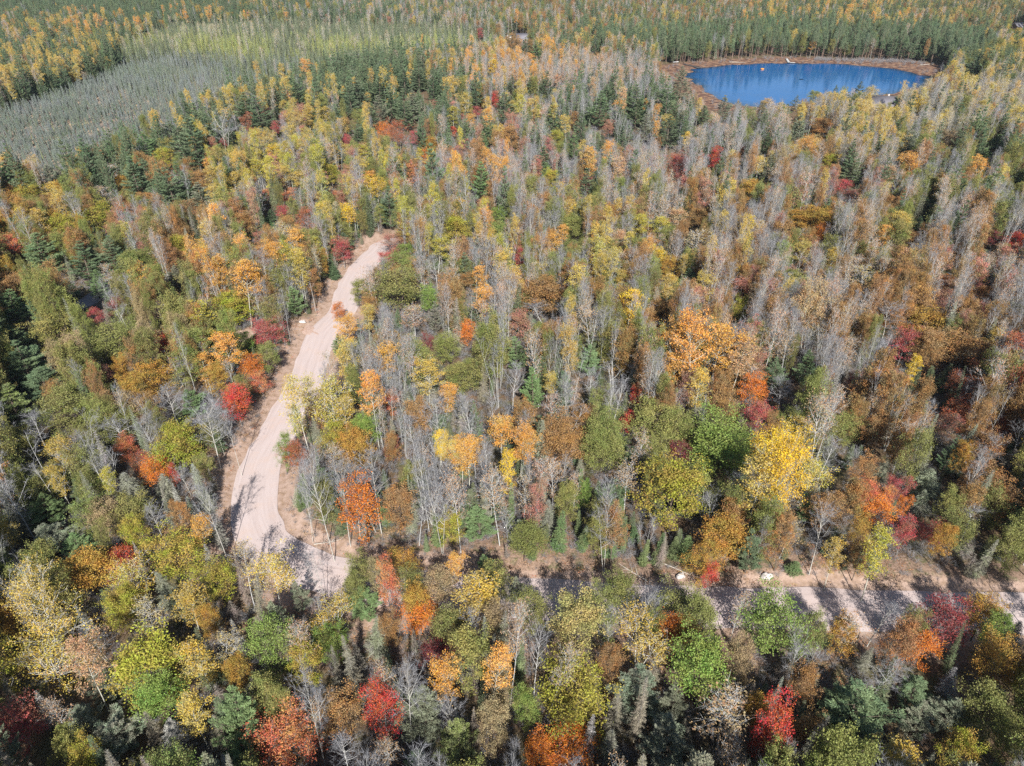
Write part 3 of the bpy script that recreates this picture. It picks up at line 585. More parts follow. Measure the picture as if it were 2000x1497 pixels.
# ------------------------------------------------------------------ what grows where (read off the photograph)
ANCH = """
60 4|WP8 RP2;330 8|WP8 RP1;480 12|WP6 OO2 TP1;20 140|WP5 AY2 TP2;195 125|WP7 SG2 AY1;230 95|WP5 SG2 AY2;110 170|WP5 SG2 AY2;20 200|TP3 AY2 SG4;150 60|AY2 AO1 MS1 WP4 BT2 OO1;40 90|OO1 AY1 WP4 TP2 BT1 OB1;120 150|WP5 AY2 TP1 SG2;60 210|TP3 AY1 WP3 SG2;200 15|WP8 RP2;400 30|WP6 OO1 TP1;560 40|WP4 TP2 BT2 MP1 AY1;420 55|AO3 AY2 BT2 WP2;690 40|WP5 TP2 BT2 MP1;800 30|TP3 BT3 WP2 MP1 AY1
900 60|TP4 BT2 OG1 WP1 OB1;1100 30|OB3 TP3 OG1 WP1 BT2;1300 25|OG2 OB3 TP2 WP1 BT2;1250 80|WP3 TP2 OB2 OG2 AY1;1600 40|TP2 OG3 WP3 AY1 BT1 AO1;1900 40|TP3 OG2 WP2 OB2 AY1;1900 100|OG3 WP4 AY1 BT1;1980 110|AY2 OG2 WP2 TP1;1100 90|TP2 WP3 OB2 AY1;1150 150|TP7 BT4 AP1;1020 140|TP6 AO2 BT2;1270 150|TP4 BT4 OB1
740 190|WP8 SG1 AY1;600 225|AY2 WP2 SG3 TP1 BT2 MP1 TG1;520 240|SG3 WP2 AY1 TG1 BT1;640 250|AY2 SG2 WP2 OG1 BT2;1000 215|WP2 AY2 TP2 BT3 MP1 SG1;1250 225|WP3 BT4 TP2 AO1;1450 240|BT5 WP1 TP3 SG1 OT1;1600 215|BT3 TP3 AY2 WP1 BY1;1680 240|TP3 AY2 WP1 BT2 BY2;1880 200|BY2 TY4 AY1 BT3 OB1;1960 240|TY5 BT4 AY1;1850 230|TY4 BT5;690 150|WP8;800 225|WP8;740 220|WP8;1180 205|WP5 BT3;1290 200|WP6 BT2;350 275|WP6 AY1 BT1;270 345|WP5 OB1;1100 240|WP3 BT4 TP1;1900 300|WP4 OG3 BT2
700 330|AG1 AY1 TP2 OB2 BT3 MP1 SG2 WP1 OG1;600 300|AG1 SG2 TP2 BT3 OG1 MP1 AY1;480 340|AY3 AG2 WP2 BT2 OB1 SG1 OG1;560 380|TY2 BT3 OG2 SG1 MP1 AY1;1000 330|BT5 TP3 AO1 OB2 SG2 MP1;1300 330|BT6 TP4 OB1 SG1 WP1 MP1;1600 330|BT4 TP4 OB2 WP1 OG1 MP1;1850 330|OG2 OB2 BT3 TP2 WP2;1950 300|WP3 OG3 OB1 BT1
100 430|OO2 OG3 AY1 WP1 OB2 BT1;300 440|OB3 OG2 TP2 BT2 SG1 MP1;500 440|OB3 AO1 TY2 BT3 SG2 OG1;800 430|BT4 OG2 OB2 TP2 AG1 SG1;1100 470|BT5 TP2 OG3 OB3 AY1;1400 470|BT4 TP4 OB3 OG1 AY1;1700 480|TP4 BT3 OB4 OG1;1950 520|TP5 BT5 OB2 MP1
60 620|WP3 OG4 OB2;200 680|OG5 OB2 BT2 OT1;450 600|OB3 AO1 BT3 SG1 OG2 TP1;350 800|OG3 BT5 OB1 SO1 OT1;100 900|OG3 BT5 SO2 OB1;800 720|BT5 TP4 AO1 OG1 OB1 SO1;960 700|BT5 OG2 OB2 TP2;1100 700|BT6 TP3 OB2 OG2 AY1;1300 600|OB3 BT4 OG2 TP3;1400 620|TP4 BT4 OB4 MP1;1700 700|OB4 TP3 BT5 OG1;1900 740|OB4 BT5 TP2 SD1 MB1
900 850|BT7 TP4 SO1;1000 900|BT6 AO1 TP3;1200 860|OB3 OG3 BT4;1600 880|BT6 SO2 OG2 OB2 TP1;1700 800|BT4 OB4 TP2 SO1;1900 950|SO3 BT4 OB2 OG2 SD1;640 980|BW6 FI1 BT3;850 980|BW3 BT4 TP2 FI1;1000 1000|BW2 TP4 FI2 BT2;1150 990|BW3 TP3 FI3 OB1;1250 1050|BT2 FI1 OT2;1700 1040|BT3 OB3 OG2 OT1;1900 1080|OG2 BT4 SO2 OB1
200 1050|OG4 SO2 WG1 BT2;380 1010|SS2 SO3 BT2;80 1250|SD3 BT2 OG2 OY1;330 1230|SO2 OG2 TY2 BT2;520 1200|SD3 WG2 TB1;620 1300|SD5 BT2 OB1;760 1290|SD4 BT3 TB2;1000 1250|OG2 BT3 SO2 TB2;1000 1420|BT3 TB2 SD3;1250 1340|SD6 WG2;1450 1250|OG2 OB2 BT3 SD1;1600 1330|SD4 BT4 OB1;1850 1320|SD4 BT3 OG1;400 1440|SD2 WG3 OG2;1750 1450|WG3 OG3 SD2;650 1450|SD4 BT3 TB1;80 1440|SD3 WG2 OG2;1350 1160|OG3 BT3 SO1;800 1150|OG3 SO2 BT2 OT2
"""
AN = []
for it in ANCH.replace('\n', ';').split(';'):
    if '|' not in it: continue
    p, mx = it.split('|'); ax, ay = map(float, p.split())
    tk = [(q[:2], float(q[2:])) for q in mx.split()]
    AN.append((ax, ay, tk))
AX = np.array([a[0] for a in AN]); AYy = np.array([a[1] for a in AN])
ALLT = sorted({q for a in AN for q, _ in a[2]} | {'SD', 'SO', 'OG', 'BS', 'TA', 'TG', 'RP', 'SG', 'BT', 'TY', 'WP'})
MIX = np.zeros((len(AN), len(ALLT)))
for i, a in enumerate(AN):
    for q, w in a[2]: MIX[i, ALLT.index(q)] = w
MIX /= MIX.sum(1, keepdims=True)
OBi, OGi, BTi, BWi = (ALLT.index(q_) for q_ in ('OB', 'OG', 'BT', 'BW'))
for i_, a_ in enumerate(AN):
    q = MIX[i_]; q[ALLT.index('TP')] *= .62
    if a_[1] > 200: q[ALLT.index('SG')] += .05; q[ALLT.index('SO')] += .05; q[ALLT.index('OG')] += .04
    if a_[1] < 125:
        q[ALLT.index('TP')] *= .45; q[ALLT.index('AY')] *= .7; q[ALLT.index('WP')] = q[ALLT.index('WP')] * 1.3 + .10; q[OGi] += .08
    if a_[0] > 850 and a_[1] < 450: q[ALLT.index('WP')] += .06; q[ALLT.index('SO')] += .04; q[ALLT.index('TY')] *= .8
    if a_[1] > 300 and a_[0] > 700:
        q[OBi] *= .62; q[OGi] *= .75
    q[BWi] += q[BTi] * .3; q[BTi] *= .75
MIX /= MIX.sum(1, keepdims=True)

def jitter_grid(x0, x1, y0, y1, s, seed):
    r = np.random.default_rng(seed)
    xs = np.arange(x0, x1, s); ys = np.arange(y0, y1, s)
    X, Y = np.meshgrid(xs, ys); X = X + (np.arange(len(ys)) % 2)[:, None] * s / 2
    X = X + r.uniform(-.42, .42, X.shape) * s; Y = Y + r.uniform(-.42, .42, Y.shape) * s
    return X.ravel(), Y.ravel()
fx, fy = [], []
for (y0, y1, s) in ((12, 60, 2.0), (60, 150, 1.95), (150, 280, 2.2), (280, 520, 2.8), (520, 1250, 4.0)):
    w = 0.80 * y1 + 25
    a, b = jitter_grid(-w, w, y0, y1, s, int(y0)); fx.append(a); fy.append(b)
fx = np.concatenate(fx); fy = np.concatenate(fy)
k = np.abs(fx) < 0.80 * fy + 25
fx, fy = fx[k], fy[k]
# young conifers under the canopy
yx, yy = jitter_grid(-200, 200, 24, 240, 2.9, 61)
k = (np.abs(yx) < .8 * yy + 15); yx, yy = yx[k], yy[k]
kd_ = rng.random(len(yx)) < .25 + .6 * vnoise(yx, yy, 12, 14); yx, yy = yx[kd_], yy[kd_]
k = ~inside(yx, yy, BOG) & ~inside(yx, yy, MARSH); yx, yy = yx[k], yy[k]
# bog and tamarack stands are denser and smaller
bx, by = jitter_grid(-420, 0, 170, 620, 1.55, 99)
kb = inside(bx, by, BOG) & (np.abs(bx) < 0.8 * by + 20)
bx, by = bx[kb], by[kb]
dens = vnoise(bx, by, 14, 3); 
_, bpy_, _ = project(bx, by, 0); kk = rng.random(len(bx)) < np.where(bpy_ > 322, 0.45, 0.85) * (0.35 + 0.85 * dens); bx, by = bx[kk], by[kk]
lx, ly = jitter_grid(-520, 40, 380, 900, 2.7, 98)
kl = inside(lx, ly, LARCH); lx, ly = lx[kl], ly[kl]
keep = ~inside(fx, fy, BOG) & ~inside(fx, fy, LARCH) & ~inside(fx, fy, MARSH) & ~inside(fx, fy, LAKE)
fx, fy = fx[keep], fy[keep]
fx_kind = np.zeros(len(fx), int)
X = np.concatenate([fx, bx, lx, yx]); Y = np.concatenate([fy, by, ly, yy]); zone = np.concatenate([np.zeros(len(fx)), np.ones(len(bx)), np.full(len(lx), 2), np.full(len(yx), 3)]).astype(int)
dr = seg_dist(X, Y, ROAD)
px, py, _ = project(X, Y, 0)
off = ~((seg_dist(X, Y, SIDE) < 3.0) | (dr < np.where(px > 900, 5.4, 5.8)) | (seg_dist(X, Y, PAVED) < 4.2) | (seg_dist(X, Y, TRACK) < 2.3))
X, Y, zone, dr, px, py = (q[off] for q in (X, Y, zone, dr, px, py))
# kind for each
pcx, pcy, _ = project(X, Y, 9.0)
jx = pcx + rng.normal(size=len(px)) * 26; jy = pcy + rng.normal(size=len(px)) * np.interp(py, [0, 300, 1500], [6, 16, 32])
ysc = np.interp(py, [0, 200, 500, 1500], [3.2, 1.8, 1.2, 1.0])
tokid = np.zeros(len(X), int)
clumpn = vnoise(X, Y, 7, 11)
for c0 in range(0, len(X), 8000):
    sl = slice(c0, c0 + 8000)
    d2 = ((jx[sl, None] - AX) ** 2 + ((jy[sl, None] - AYy) * ysc[sl, None]) ** 2) / 900.0 + 1
    w = d2 ** -2.5; w /= w.sum(1, keepdims=True)
    P = np.cumsum(w @ MIX, 1); P /= P[:, -1:]
    u = (0.65 * clumpn[sl] * 1.0 + rng.random(len(d2)) * 1.0) % 1.0
    u = np.where(rng.random(len(d2)) < 0.5, np.clip(u, 0, .9999), rng.random(len(d2)))
    tokid[sl] = (P < u[:, None]).sum(1)
tokid = np.minimum(tokid, len(ALLT) - 1)
I = ALLT.index
rp = inside(X, Y, REDP) & (rng.random(len(X)) < .9)
tokid[rp] = I('RP'); zr = rng.random(len(X)); tokid[rp & (zr < .2)] = I('WP'); tokid[rp & (zr > .93)] = I('OG')
tokid[(zone == 1)] = np.where(rng.random((zone == 1).sum()) < .985, np.where(rng.random((zone == 1).sum()) < np.clip((px[zone == 1] - 220) / 400, 0, .6), I('TG'), I('BS')), I('TA'))
n2 = vnoise(X, Y, 30, 5)
z2 = zone == 2
bnd = np.interp(px, [240, 560, 980], [100, 118, 110])
yel = np.clip(1.15 - np.abs(py - bnd) / 26, .08, 1) * np.clip(1.9 * n2 - .25, .05, 1)
tokid[z2] = np.where(rng.random(z2.sum()) < .03, I('TY'), np.where(rng.random(z2.sum()) < yel[z2], I('TA'), np.where(rng.random(z2.sum()) < .7, I('TG'), I('SG'))))
z3 = zone == 3; u3 = rng.random(len(X)); near3 = np.hypot(X, Y) < 75
tokid[z3] = np.where(u3 < .35, I('SG'), np.where(u3 < .6, I('SO'), np.where(u3 < .8, I('SD'), I('WP'))))[z3]
tokid[z3 & near3 & (u3 > .3)] = I('SD')
lowz = z2 & (py + (vnoise(X, Y, 25, 31) - .5) * 50 > 122) & (rng.random(len(X)) < .55)
tokid[lowz] = I('BS')
# sizes
Hn = np.array([KIND[TOK[t][0]]['H'] for t in ALLT]); Wn = np.array([KIND[TOK[t][0]]['W'] for t in ALLT])
big = vnoise(X, Y, 25, 21)
hs = rng.normal(0.86, 0.17, len(X)) + (big - .5) * .25
H = Hn[tokid] * np.clip(hs, .5, 1.25); W = Wn[tokid] * np.clip(rng.normal(.76, .17, len(X)), .42, 1.25)
isW = np.array([TOK[t][0] == 'wpine' for t in ALLT])[tokid]; H[isW] *= rng.uniform(.7, 1.2, isW.sum()); W[isW] *= rng.uniform(.55, 1.0, isW.sum())
isO = np.array([TOK[t][0] == 'oak' for t in ALLT])[tokid]; W[isO] *= rng.uniform(.5, .95, isO.sum()); W[isW] *= 1.15
bz = zone == 1; nb_ = vnoise(X, Y, 40, 9); H[bz] = rng.uniform(2.2, 4.2, bz.sum()) + 3.5 * np.clip((225 - py[bz]) / 70, 0, 1) + nb_[bz] * 1.2; W[bz] = rng.uniform(.55, 1.0, bz.sum())
rpm = tokid == I('RP'); H[rpm] *= rng.uniform(.68, 1.08, rpm.sum()); H[z3] *= rng.uniform(.35, .65, z3.sum()); W[z3] *= rng.uniform(.5, .8, z3.sum()); z2m = zone == 2; H[z2m] *= rng.uniform(.7, 1.15, z2m.sum()); H[lowz] = rng.uniform(6, 9, lowz.sum()); W[lowz] = rng.uniform(.9, 1.5, lowz.sum())
ed = (dr < 9); H[ed] *= .85; W[ed & (dr < 7)] *= .8
# thin out what would hide single trees, road, pond
ok = np.ones(len(X), bool); dist = np.hypot(X, Y)
slk = np.where(py < 300, 1.6, np.where(py < 700, 0.6, -1.2))
for fz, fo in ((1.0, 0), (.88, .3), (.88, -.3), (.72, .42), (.72, -.42), (.72, 0), (.5, .3), (.5, -.3), (.3, 0), (.12, 0)):
    qx, qy, _ = project(X + W * fo, Y, H * fz)
    ii = np.clip((qx / 4).astype(int), 0, MW - 1); jj = np.clip((qy / 4).astype(int), 0, MH - 1)
    inside_f = (qx >= 0) & (qx < 2000) & (qy >= 0) & (qy < 1497)
    ok &= ~(inside_f & (prot[jj, ii] > dist + slk))
ok |= (zone == 1) & (py < 335)
hx = np.array([t['X'] for t in trees]); hy = np.array([t['Y'] for t in trees]); hw = np.array([t['W'] for t in trees])
for a, b, w in zip(hx, hy, hw): ok &= np.hypot(X - a, Y - b) > (0.42 if b < 75 else .32) * w
# a young shrub where a tall tree was ruled out
low = ~ok & (dist < 260) & (zone == 0) & (py < 1600)
Hs = rng.uniform(1.6, 3.6, len(X)); low_ok = low.copy()
for fz in (1.0, .4):
    qx, qy, _ = project(X, Y, Hs * fz)
    ii = np.clip((qx / 4).astype(int), 0, MW - 1); jj = np.clip((qy / 4).astype(int), 0, MH - 1)
    inr = (qx >= 0) & (qx < 2000) & (qy >= 0) & (qy < 1497)
    road_m = inside(qx, qy, VIS_ROAD_A) | inside(qx, qy, VIS_ROAD_B) | inside(qx, qy, VIS_LAKE)
    low_ok &= ~(inr & road_m)
low_trees = low_ok & (rng.random(len(X)) < .45)
sx_, sy_ = X[low_trees], Y[low_trees]
X, Y, zone, dr, px, py, tokid, H, W, dist = (q[ok] for q in (X, Y, zone, dr, px, py, tokid, H, W, dist))
print('fill', len(X), round(time.time() - T0, 1))
for i in range(len(X)):
    pass
inframe = (px > -30) & (px < 2030) & (py < 1600)
cx, cy_, cz = project(X, Y, H * .75)
seen = (cx > 0) & (cx < 2000) & (cy_ > 0) & (cy_ < 1497)

# ------------------------------------------------------------------ terrain
def axis(parts):
    out = []
    for a, b, s in parts: out += list(np.arange(a, b, s))
    return np.array(out + [parts[-1][1]])
gxs = axis([(-1500, -330, 26), (-330, -95, 5), (-95, 110, 1.0), (110, 300, 2.5), (300, 1500, 26)])
gys = axis([(-120, 30, 10), (30, 190, 1.0), (190, 360, 4), (360, 540, 2.5), (540, 1800, 18)])
TX, TY = np.meshgrid(gxs, gys)
def height(X, Y):
    X = np.asarray(X, float); Y = np.asarray(Y, float)
    d = seg_dist(X, Y, ROAD)
    z = (vnoise(X, Y, 18, 41) - .5) * 1.6 + (vnoise(X, Y, 4, 42) - .5) * 0.35 + (vnoise(X, Y, 1.7, 43) - .5) * .12
    flat = ss(3.6, 9, d)
    bank = 0.55 * ss(4.4, 6.6, d) * (1 - ss(9, 16, d)) - 0.14 * (np.abs(d - 4.3) < .6)
    for t_ in (SIDE, PAVED, TRACK): flat = flat * ss(2.4, 5, seg_dist(X, Y, t_))
    inl = inside(X, Y, LAKE); dl = seg_dist(X, Y, LAKE + LAKE[:1])
    inm = inside(X, Y, MARSH); dm = seg_dist(X, Y, MARSH + MARSH[:1])
    wet = np.where(inl, 1.0, np.where(inm, 1.0, np.clip(1 - dm / 8, 0, 1)))
    z = z * flat * (1 - wet) + bank * (1 - wet)
    z = np.where(inm & ~inl, -0.30 + 0.22 * (vnoise(X, Y, 5, 44)), z)
    z = np.where(inl, -0.35 - 1.2 * ss(0, 6, dl), z)
    bogm = inside(X, Y, BOG)
    return np.where(bogm, z * .3, z)
TZ = height(TX, TY)
nx, ny = len(gxs), len(gys)
me = bpy.data.meshes.new('forest_floor')
V = np.stack([TX, TY, TZ], -1).reshape(-1, 3)
i0 = (np.arange(ny - 1)[:, None] * nx + np.arange(nx - 1)[None, :]).ravel()
Fq = np.stack([i0, i0 + 1, i0 + nx + 1, i0 + nx], -1)
me.vertices.add(len(V)); me.vertices.foreach_set('co', V.ravel())
me.loops.add(Fq.size); me.loops.foreach_set('vertex_index', Fq.ravel().astype(np.int32))
me.polygons.add(len(Fq)); me.polygons.foreach_set('loop_start', (np.arange(len(Fq)) * 4).astype(np.int32))
me.update(calc_edges=True)
Xf, Yf = V[:, 0], V[:, 1]
dR = seg_dist(Xf, Yf, ROAD)
vx_, vy_, _ = project(Xf, Yf, 0)
wid = np.where((vx_ > 900), 5.6, 7.2) + (vnoise(Xf, Yf, 6, 51) - .5) * 3
wid2 = wid + np.where(vx_ > 900, 5.0, 3.0) + (vnoise(Xf, Yf, 9, 52) - .5) * 5
verge = .5 * (1 - ss(wid - 1.2, wid + 0.8, dR)) + .5 * (1 - ss(wid2 - 1.5, wid2 + 1.5, dR))
verge = np.maximum(verge, 1 - ss(2.5, 5, seg_dist(Xf, Yf, SIDE)))
verge = np.maximum(verge, 1 - ss(1.6, 3.4, seg_dist(Xf, Yf, TRACK)))
marsh = np.where(inside(Xf, Yf, MARSH), 1.0, np.clip(1 - seg_dist(Xf, Yf, MARSH + MARSH[:1]) / 5, 0, 1))
bog = np.where(inside(Xf, Yf, BOG), 1.0, np.clip(1 - seg_dist(Xf, Yf, BOG + BOG[:1]) / 8, 0, 1))
ca = me.color_attributes.new('cover', 'FLOAT_COLOR', 'POINT')
ca.data.foreach_set('color', np.stack([verge, marsh, bog, np.ones(len(Xf))], -1).ravel())
me.polygons.foreach_set('use_smooth', np.ones(len(Fq), bool))
m, nt, b = mat('forest_floor', 0.95)
tc = N(nt, 'ShaderNodeTexCoord'); co = tc.outputs['Object']
at = N(nt, 'ShaderNodeAttribute', attribute_type='GEOMETRY', attribute_name='cover'); sp = N(nt, 'ShaderNodeSeparateColor'); nt.links.new(at.outputs['Color'], sp.inputs[0])
n1 = noise_tex(nt, 0.22, 5, co); n2_ = noise_tex(nt, 3.2, 6, co, .7); n3 = noise_tex(nt, 14, 3, co, .7)
litter = ramp(nt, n2_, [(.25, (.05, .035, .025)), (.45, (.12, .08, .05)), (.6, (.20, .13, .08)), (.8, (.34, .24, .16))])  # litter darkened to put the trees' shade on the floor into its colour
moss = ramp(nt, n2_, [(.3, (.04, .05, .02)), (.6, (.11, .12, .05)), (.8, (.20, .17, .09))])
base = mixc(nt, ramp(nt, n1, [(.45, (0, 0, 0)), (.7, (1, 1, 1))]), litter, moss)
sand = ramp(nt, n2_, [(.2, (.28, .185, .14)), (.5, (.42, .30, .235)), (.8, (.53, .41, .34))])
rough_litter = ramp(nt, n2_, [(.25, (.10, .07, .05)), (.5, (.26, .17, .11)), (.75, (.42, .30, .21))])
sand2 = mixc(nt, ramp(nt, noise_tex(nt, 0.8, 6, co, .75), [(.46, (0, 0, 0)), (.62, (.9, .9, .9))]), sand, rough_litter)
vf = math_(nt, 'ADD', sp.outputs[0], math_(nt, 'MULTIPLY', math_(nt, 'SUBTRACT', n2_, .5), 0.7), clamp=True)
pink_litter = ramp(nt, n2_, [(.25, (.08, .055, .04)), (.45, (.21, .14, .10)), (.6, (.32, .22, .16)), (.75, (.42, .31, .24))])
pink_litter = mixc(nt, ramp(nt, noise_tex(nt, 0.5, 5, co, .7), [(.5, (0, 0, 0)), (.62, (.8, .8, .8))]), pink_litter, moss)
c = mixc(nt, ramp(nt, vf, [(.2, (0, 0, 0)), (.36, (1, 1, 1))]), base, pink_litter)
c = mixc(nt, ramp(nt, vf, [(.62, (0, 0, 0)), (.82, (1, 1, 1))]), c, sand2)
marshc = ramp(nt, noise_tex(nt, 0.35, 5, co, .65), [(.36, (.05, .035, .03)), (.48, (.15, .08, .055)), (.6, (.30, .18, .11)), (.72, (.46, .36, .20))])
c = mixc(nt, sp.outputs[1], c, marshc)
bogc = ramp(nt, noise_tex(nt, 0.12, 5, co, .65), [(.3, (.17, .14, .12)), (.5, (.28, .215, .16)), (.66, (.42, .31, .19)), (.78, (.56, .43, .26))])
c = mixc(nt, sp.outputs[2], c, bogc)
nt.links.new(c, b.inputs['Base Color'])
bump(nt, b, math_(nt, 'ADD', n2_, math_(nt, 'MULTIPLY', n3, .4)), .8, .12)
me.materials.append(m)
floor = bpy.data.objects.new('forest_floor', me); C.objects.link(floor); floor['kind'] = 'structure'

def ribbon(name, line, w, z, material, over=0.0, wob=0.25, seed=1, cross=7):
    P = np.array(smooth([tuple(p) for p in line[::2]] + ([tuple(line[-1])] if (len(line) - 1) % 2 else []), 8))
    d = np.gradient(P, axis=0); d /= np.linalg.norm(d, axis=1)[:, None]; nrm = np.stack([-d[:, 1], d[:, 0]], -1)
    s = np.concatenate([[0], np.cumsum(np.linalg.norm(np.diff(P, axis=0), axis=1))])
    r = np.random.default_rng(seed)
    ww = w / 2 + (vnoise(s, s * 0 + seed, 3, seed) - .5) * wob * 2; wr = w / 2 + (vnoise(s, s * 0 + seed + 9, 3, seed + 3) - .5) * wob * 2
    us = np.linspace(-1, 1, cross); V = []; UV = []
    for u in us:
        half = np.where(u < 0, wr, ww)
        p = P + nrm * (u * half)[:, None]
        zz = z + 0.07 * (1 - u * u) - (0.05 if abs(u) == 1 else 0) - 0.03 * (abs(abs(u) - .45) < .2)
        V.append(np.column_stack([p, np.full(len(p), zz)])); UV.append(np.column_stack([u * half, s]))
    V = np.stack(V, 1).reshape(-1, 3); UV = np.stack(UV, 1).reshape(-1, 2)
    k = len(P); i = (np.arange(k - 1)[:, None] * cross + np.arange(cross - 1)[None, :]).ravel()
    Fq = np.stack([i + cross, i + cross + 1, i + 1, i], -1)
    mb = MB(); mb.add(V, Fq); me = mb.mesh(name, [material])
    uv = me.uv_layers.new(name='UVMap'); lv = np.empty(len(me.loops), np.int32); me.loops.foreach_get('vertex_index', lv)
    uv.data.foreach_set('uv', UV[lv].ravel())
    me.polygons.foreach_set('use_smooth', np.ones(len(Fq), bool))
    o = bpy.data.objects.new(name, me); C.objects.link(o); o['kind'] = 'structure'
    return o
m, nt, b = mat('gravel', 0.95)
uv = N(nt, 'ShaderNodeUVMap'); tc = N(nt, 'ShaderNodeTexCoord')
mp = N(nt, 'ShaderNodeMapping'); mp.inputs['Scale'].default_value = (1.9, .09, 1); nt.links.new(uv.outputs[0], mp.inputs[0])
streak = noise_tex(nt, 1.0, 5, mp.outputs[0], .6)
gr = noise_tex(nt, 9, 6, tc.outputs['Object'], .75); pat = noise_tex(nt, .35, 4, tc.outputs['Object'])
c = ramp(nt, streak, [(.3, (.36, .285, .27)), (.5, (.48, .40, .385)), (.68, (.57, .49, .48))])
c = mixc(nt, .6, c, ramp(nt, gr, [(.3, (.35, .27, .24)), (.7, (.66, .56, .52))]))
c = mixc(nt, ramp(nt, pat, [(.5, (0, 0, 0)), (.75, (.5, .5, .5))]), c, (.54, .40, .33))
nt.links.new(c, b.inputs['Base Color']); bump(nt, b, math_(nt, 'ADD', streak, math_(nt, 'MULTIPLY', gr, .35)), .6, .06)
M['gravel'] = m
ribbon('gravel_road', ROAD, 7.0, 0.07, m, wob=.35)
m2, nt, b = mat('asphalt', .9); tc = N(nt, 'ShaderNodeTexCoord')
nt.links.new(ramp(nt, noise_tex(nt, 6, 5, tc.outputs['Object']), [(.3, (.22, .21, .22)), (.7, (.30, .28, .30))]), b.inputs['Base Color'])
ribbon('paved_road', PAVED, 5.4, 0.06, m2, seed=4)
m3, nt, b = mat('sandy_track', .95); tc = N(nt, 'ShaderNodeTexCoord')
nt.links.new(ramp(nt, noise_tex(nt, 2.5, 6, tc.outputs['Object'], .7), [(.3, (.34, .22, .17)), (.7, (.55, .41, .34))]), b.inputs['Base Color'])
ribbon('sandy_side_track', SIDE, 3.8, 0.05, m3, seed=5); ribbon('sandy_forest_track', TRACK, 3.2, 0.05, m3, seed=6)

# pond water
m, nt, b = mat('pond_water', .05); b.inputs['Specular IOR Level'].default_value = .5
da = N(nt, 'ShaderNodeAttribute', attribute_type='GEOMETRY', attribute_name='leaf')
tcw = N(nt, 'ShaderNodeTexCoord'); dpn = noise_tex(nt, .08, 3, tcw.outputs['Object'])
nt.links.new(mixc(nt, math_(nt, 'ADD', da.outputs['Fac'], math_(nt, 'MULTIPLY', math_(nt, 'SUBTRACT', dpn, .5), .5), clamp=True), (.022, .024, .016), (.001, .10, .31)), b.inputs['Base Color']); b.inputs['IOR'].default_value = 1.33  # reflected sky painted as the blue base colour; dark tone is shallow water
tc = N(nt, 'ShaderNodeTexCoord'); mp = N(nt, 'ShaderNodeMapping'); mp.inputs['Scale'].default_value = (.5, 1.6, 1); nt.links.new(tc.outputs['Object'], mp.inputs[0])
wv = noise_tex(nt, 1.1, 3, mp.outputs[0]); calm = noise_tex(nt, .018, 2, tc.outputs['Object'])
bn = N(nt, 'ShaderNodeBump'); bn.inputs['Distance'].default_value = .12; nt.links.new(wv, bn.inputs['Height'])
nt.links.new(math_(nt, 'MULTIPLY', calm, .3), bn.inputs['Strength']); nt.links.new(bn.outputs[0], b.inputs['Normal'])
lk = np.array(LAKE); ctr = lk.mean(0); out = ctr + (lk - ctr) * 1.02
mb = MB(); n_ = len(out); rings = [1.0, .985, .965, .94, .90, .84, .6, .3, .02]
V = np.vstack([np.column_stack([ctr + (out - ctr) * q, np.full(n_, -.33)]) for q in rings])
for k in range(len(rings) - 1):
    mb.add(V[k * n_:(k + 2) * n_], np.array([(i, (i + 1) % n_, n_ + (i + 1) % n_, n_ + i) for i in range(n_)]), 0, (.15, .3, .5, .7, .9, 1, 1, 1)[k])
o = bpy.data.objects.new('pond_water', mb.mesh('pond_water', [m])); C.objects.link(o); o['kind'] = 'structure'
print('ground', round(time.time() - T0, 1))

# ------------------------------------------------------------------ mass (geometry nodes) and single trees
def inst_group(col):
    ng = bpy.data.node_groups.new(col.name, 'GeometryNodeTree')
    ng.interface.new_socket('Geometry', in_out='INPUT', socket_type='NodeSocketGeometry'); ng.interface.new_socket('Geometry', in_out='OUTPUT', socket_type='NodeSocketGeometry')
    gi = ng.nodes.new('NodeGroupInput'); go = ng.nodes.new('NodeGroupOutput'); ip = ng.nodes.new('GeometryNodeInstanceOnPoints')
    ci = ng.nodes.new('GeometryNodeCollectionInfo'); ci.inputs['Collection'].default_value = col; ci.inputs['Separate Children'].default_value = True; ci.inputs['Reset Children'].default_value = True
    def na(name, t):
        n = ng.nodes.new('GeometryNodeInputNamedAttribute'); n.data_type = t; n.inputs['Name'].default_value = name; return n.outputs['Attribute']
    er = ng.nodes.new('FunctionNodeEulerToRotation'); L = ng.links.new
    L(gi.outputs[0], ip.inputs['Points']); L(ci.outputs[0], ip.inputs['Instance']); ip.inputs['Pick Instance'].default_value = True
    L(na('which', 'INT'), ip.inputs['Instance Index']); L(na('turn', 'FLOAT_VECTOR'), er.inputs[0]); L(er.outputs[0], ip.inputs['Rotation'])
    L(na('size', 'FLOAT_VECTOR'), ip.inputs['Scale']); L(ip.outputs[0], go.inputs[0])
    return ng
def mass(name, kind, X, Y, Z, size, turn, which, c1, c2, col=None):
    me = bpy.data.meshes.new(name); n = len(X)
    me.vertices.add(n); me.vertices.foreach_set('co', np.column_stack([X, Y, Z]).ravel())
    for nm, t, key, v in (('size', 'FLOAT_VECTOR', 'vector', size), ('turn', 'FLOAT_VECTOR', 'vector', turn), ('which', 'INT', 'value', which), ('leaf_colour', 'FLOAT_COLOR', 'color', c1), ('leaf_colour_two', 'FLOAT_COLOR', 'color', c2)):
        a = me.attributes.new(nm, t, 'POINT'); a.data.foreach_set(key, np.asarray(v, np.int32 if t == 'INT' else np.float32).ravel())
    o = bpy.data.objects.new(name, me); C.objects.link(o)
    md = o.modifiers.new('spread', 'NODES'); md.node_group = inst_group(col or KIND[kind]['col'])
    o['kind'] = 'stuff'
    return o
def rgba(c): return np.column_stack([c, np.ones(len(c))])
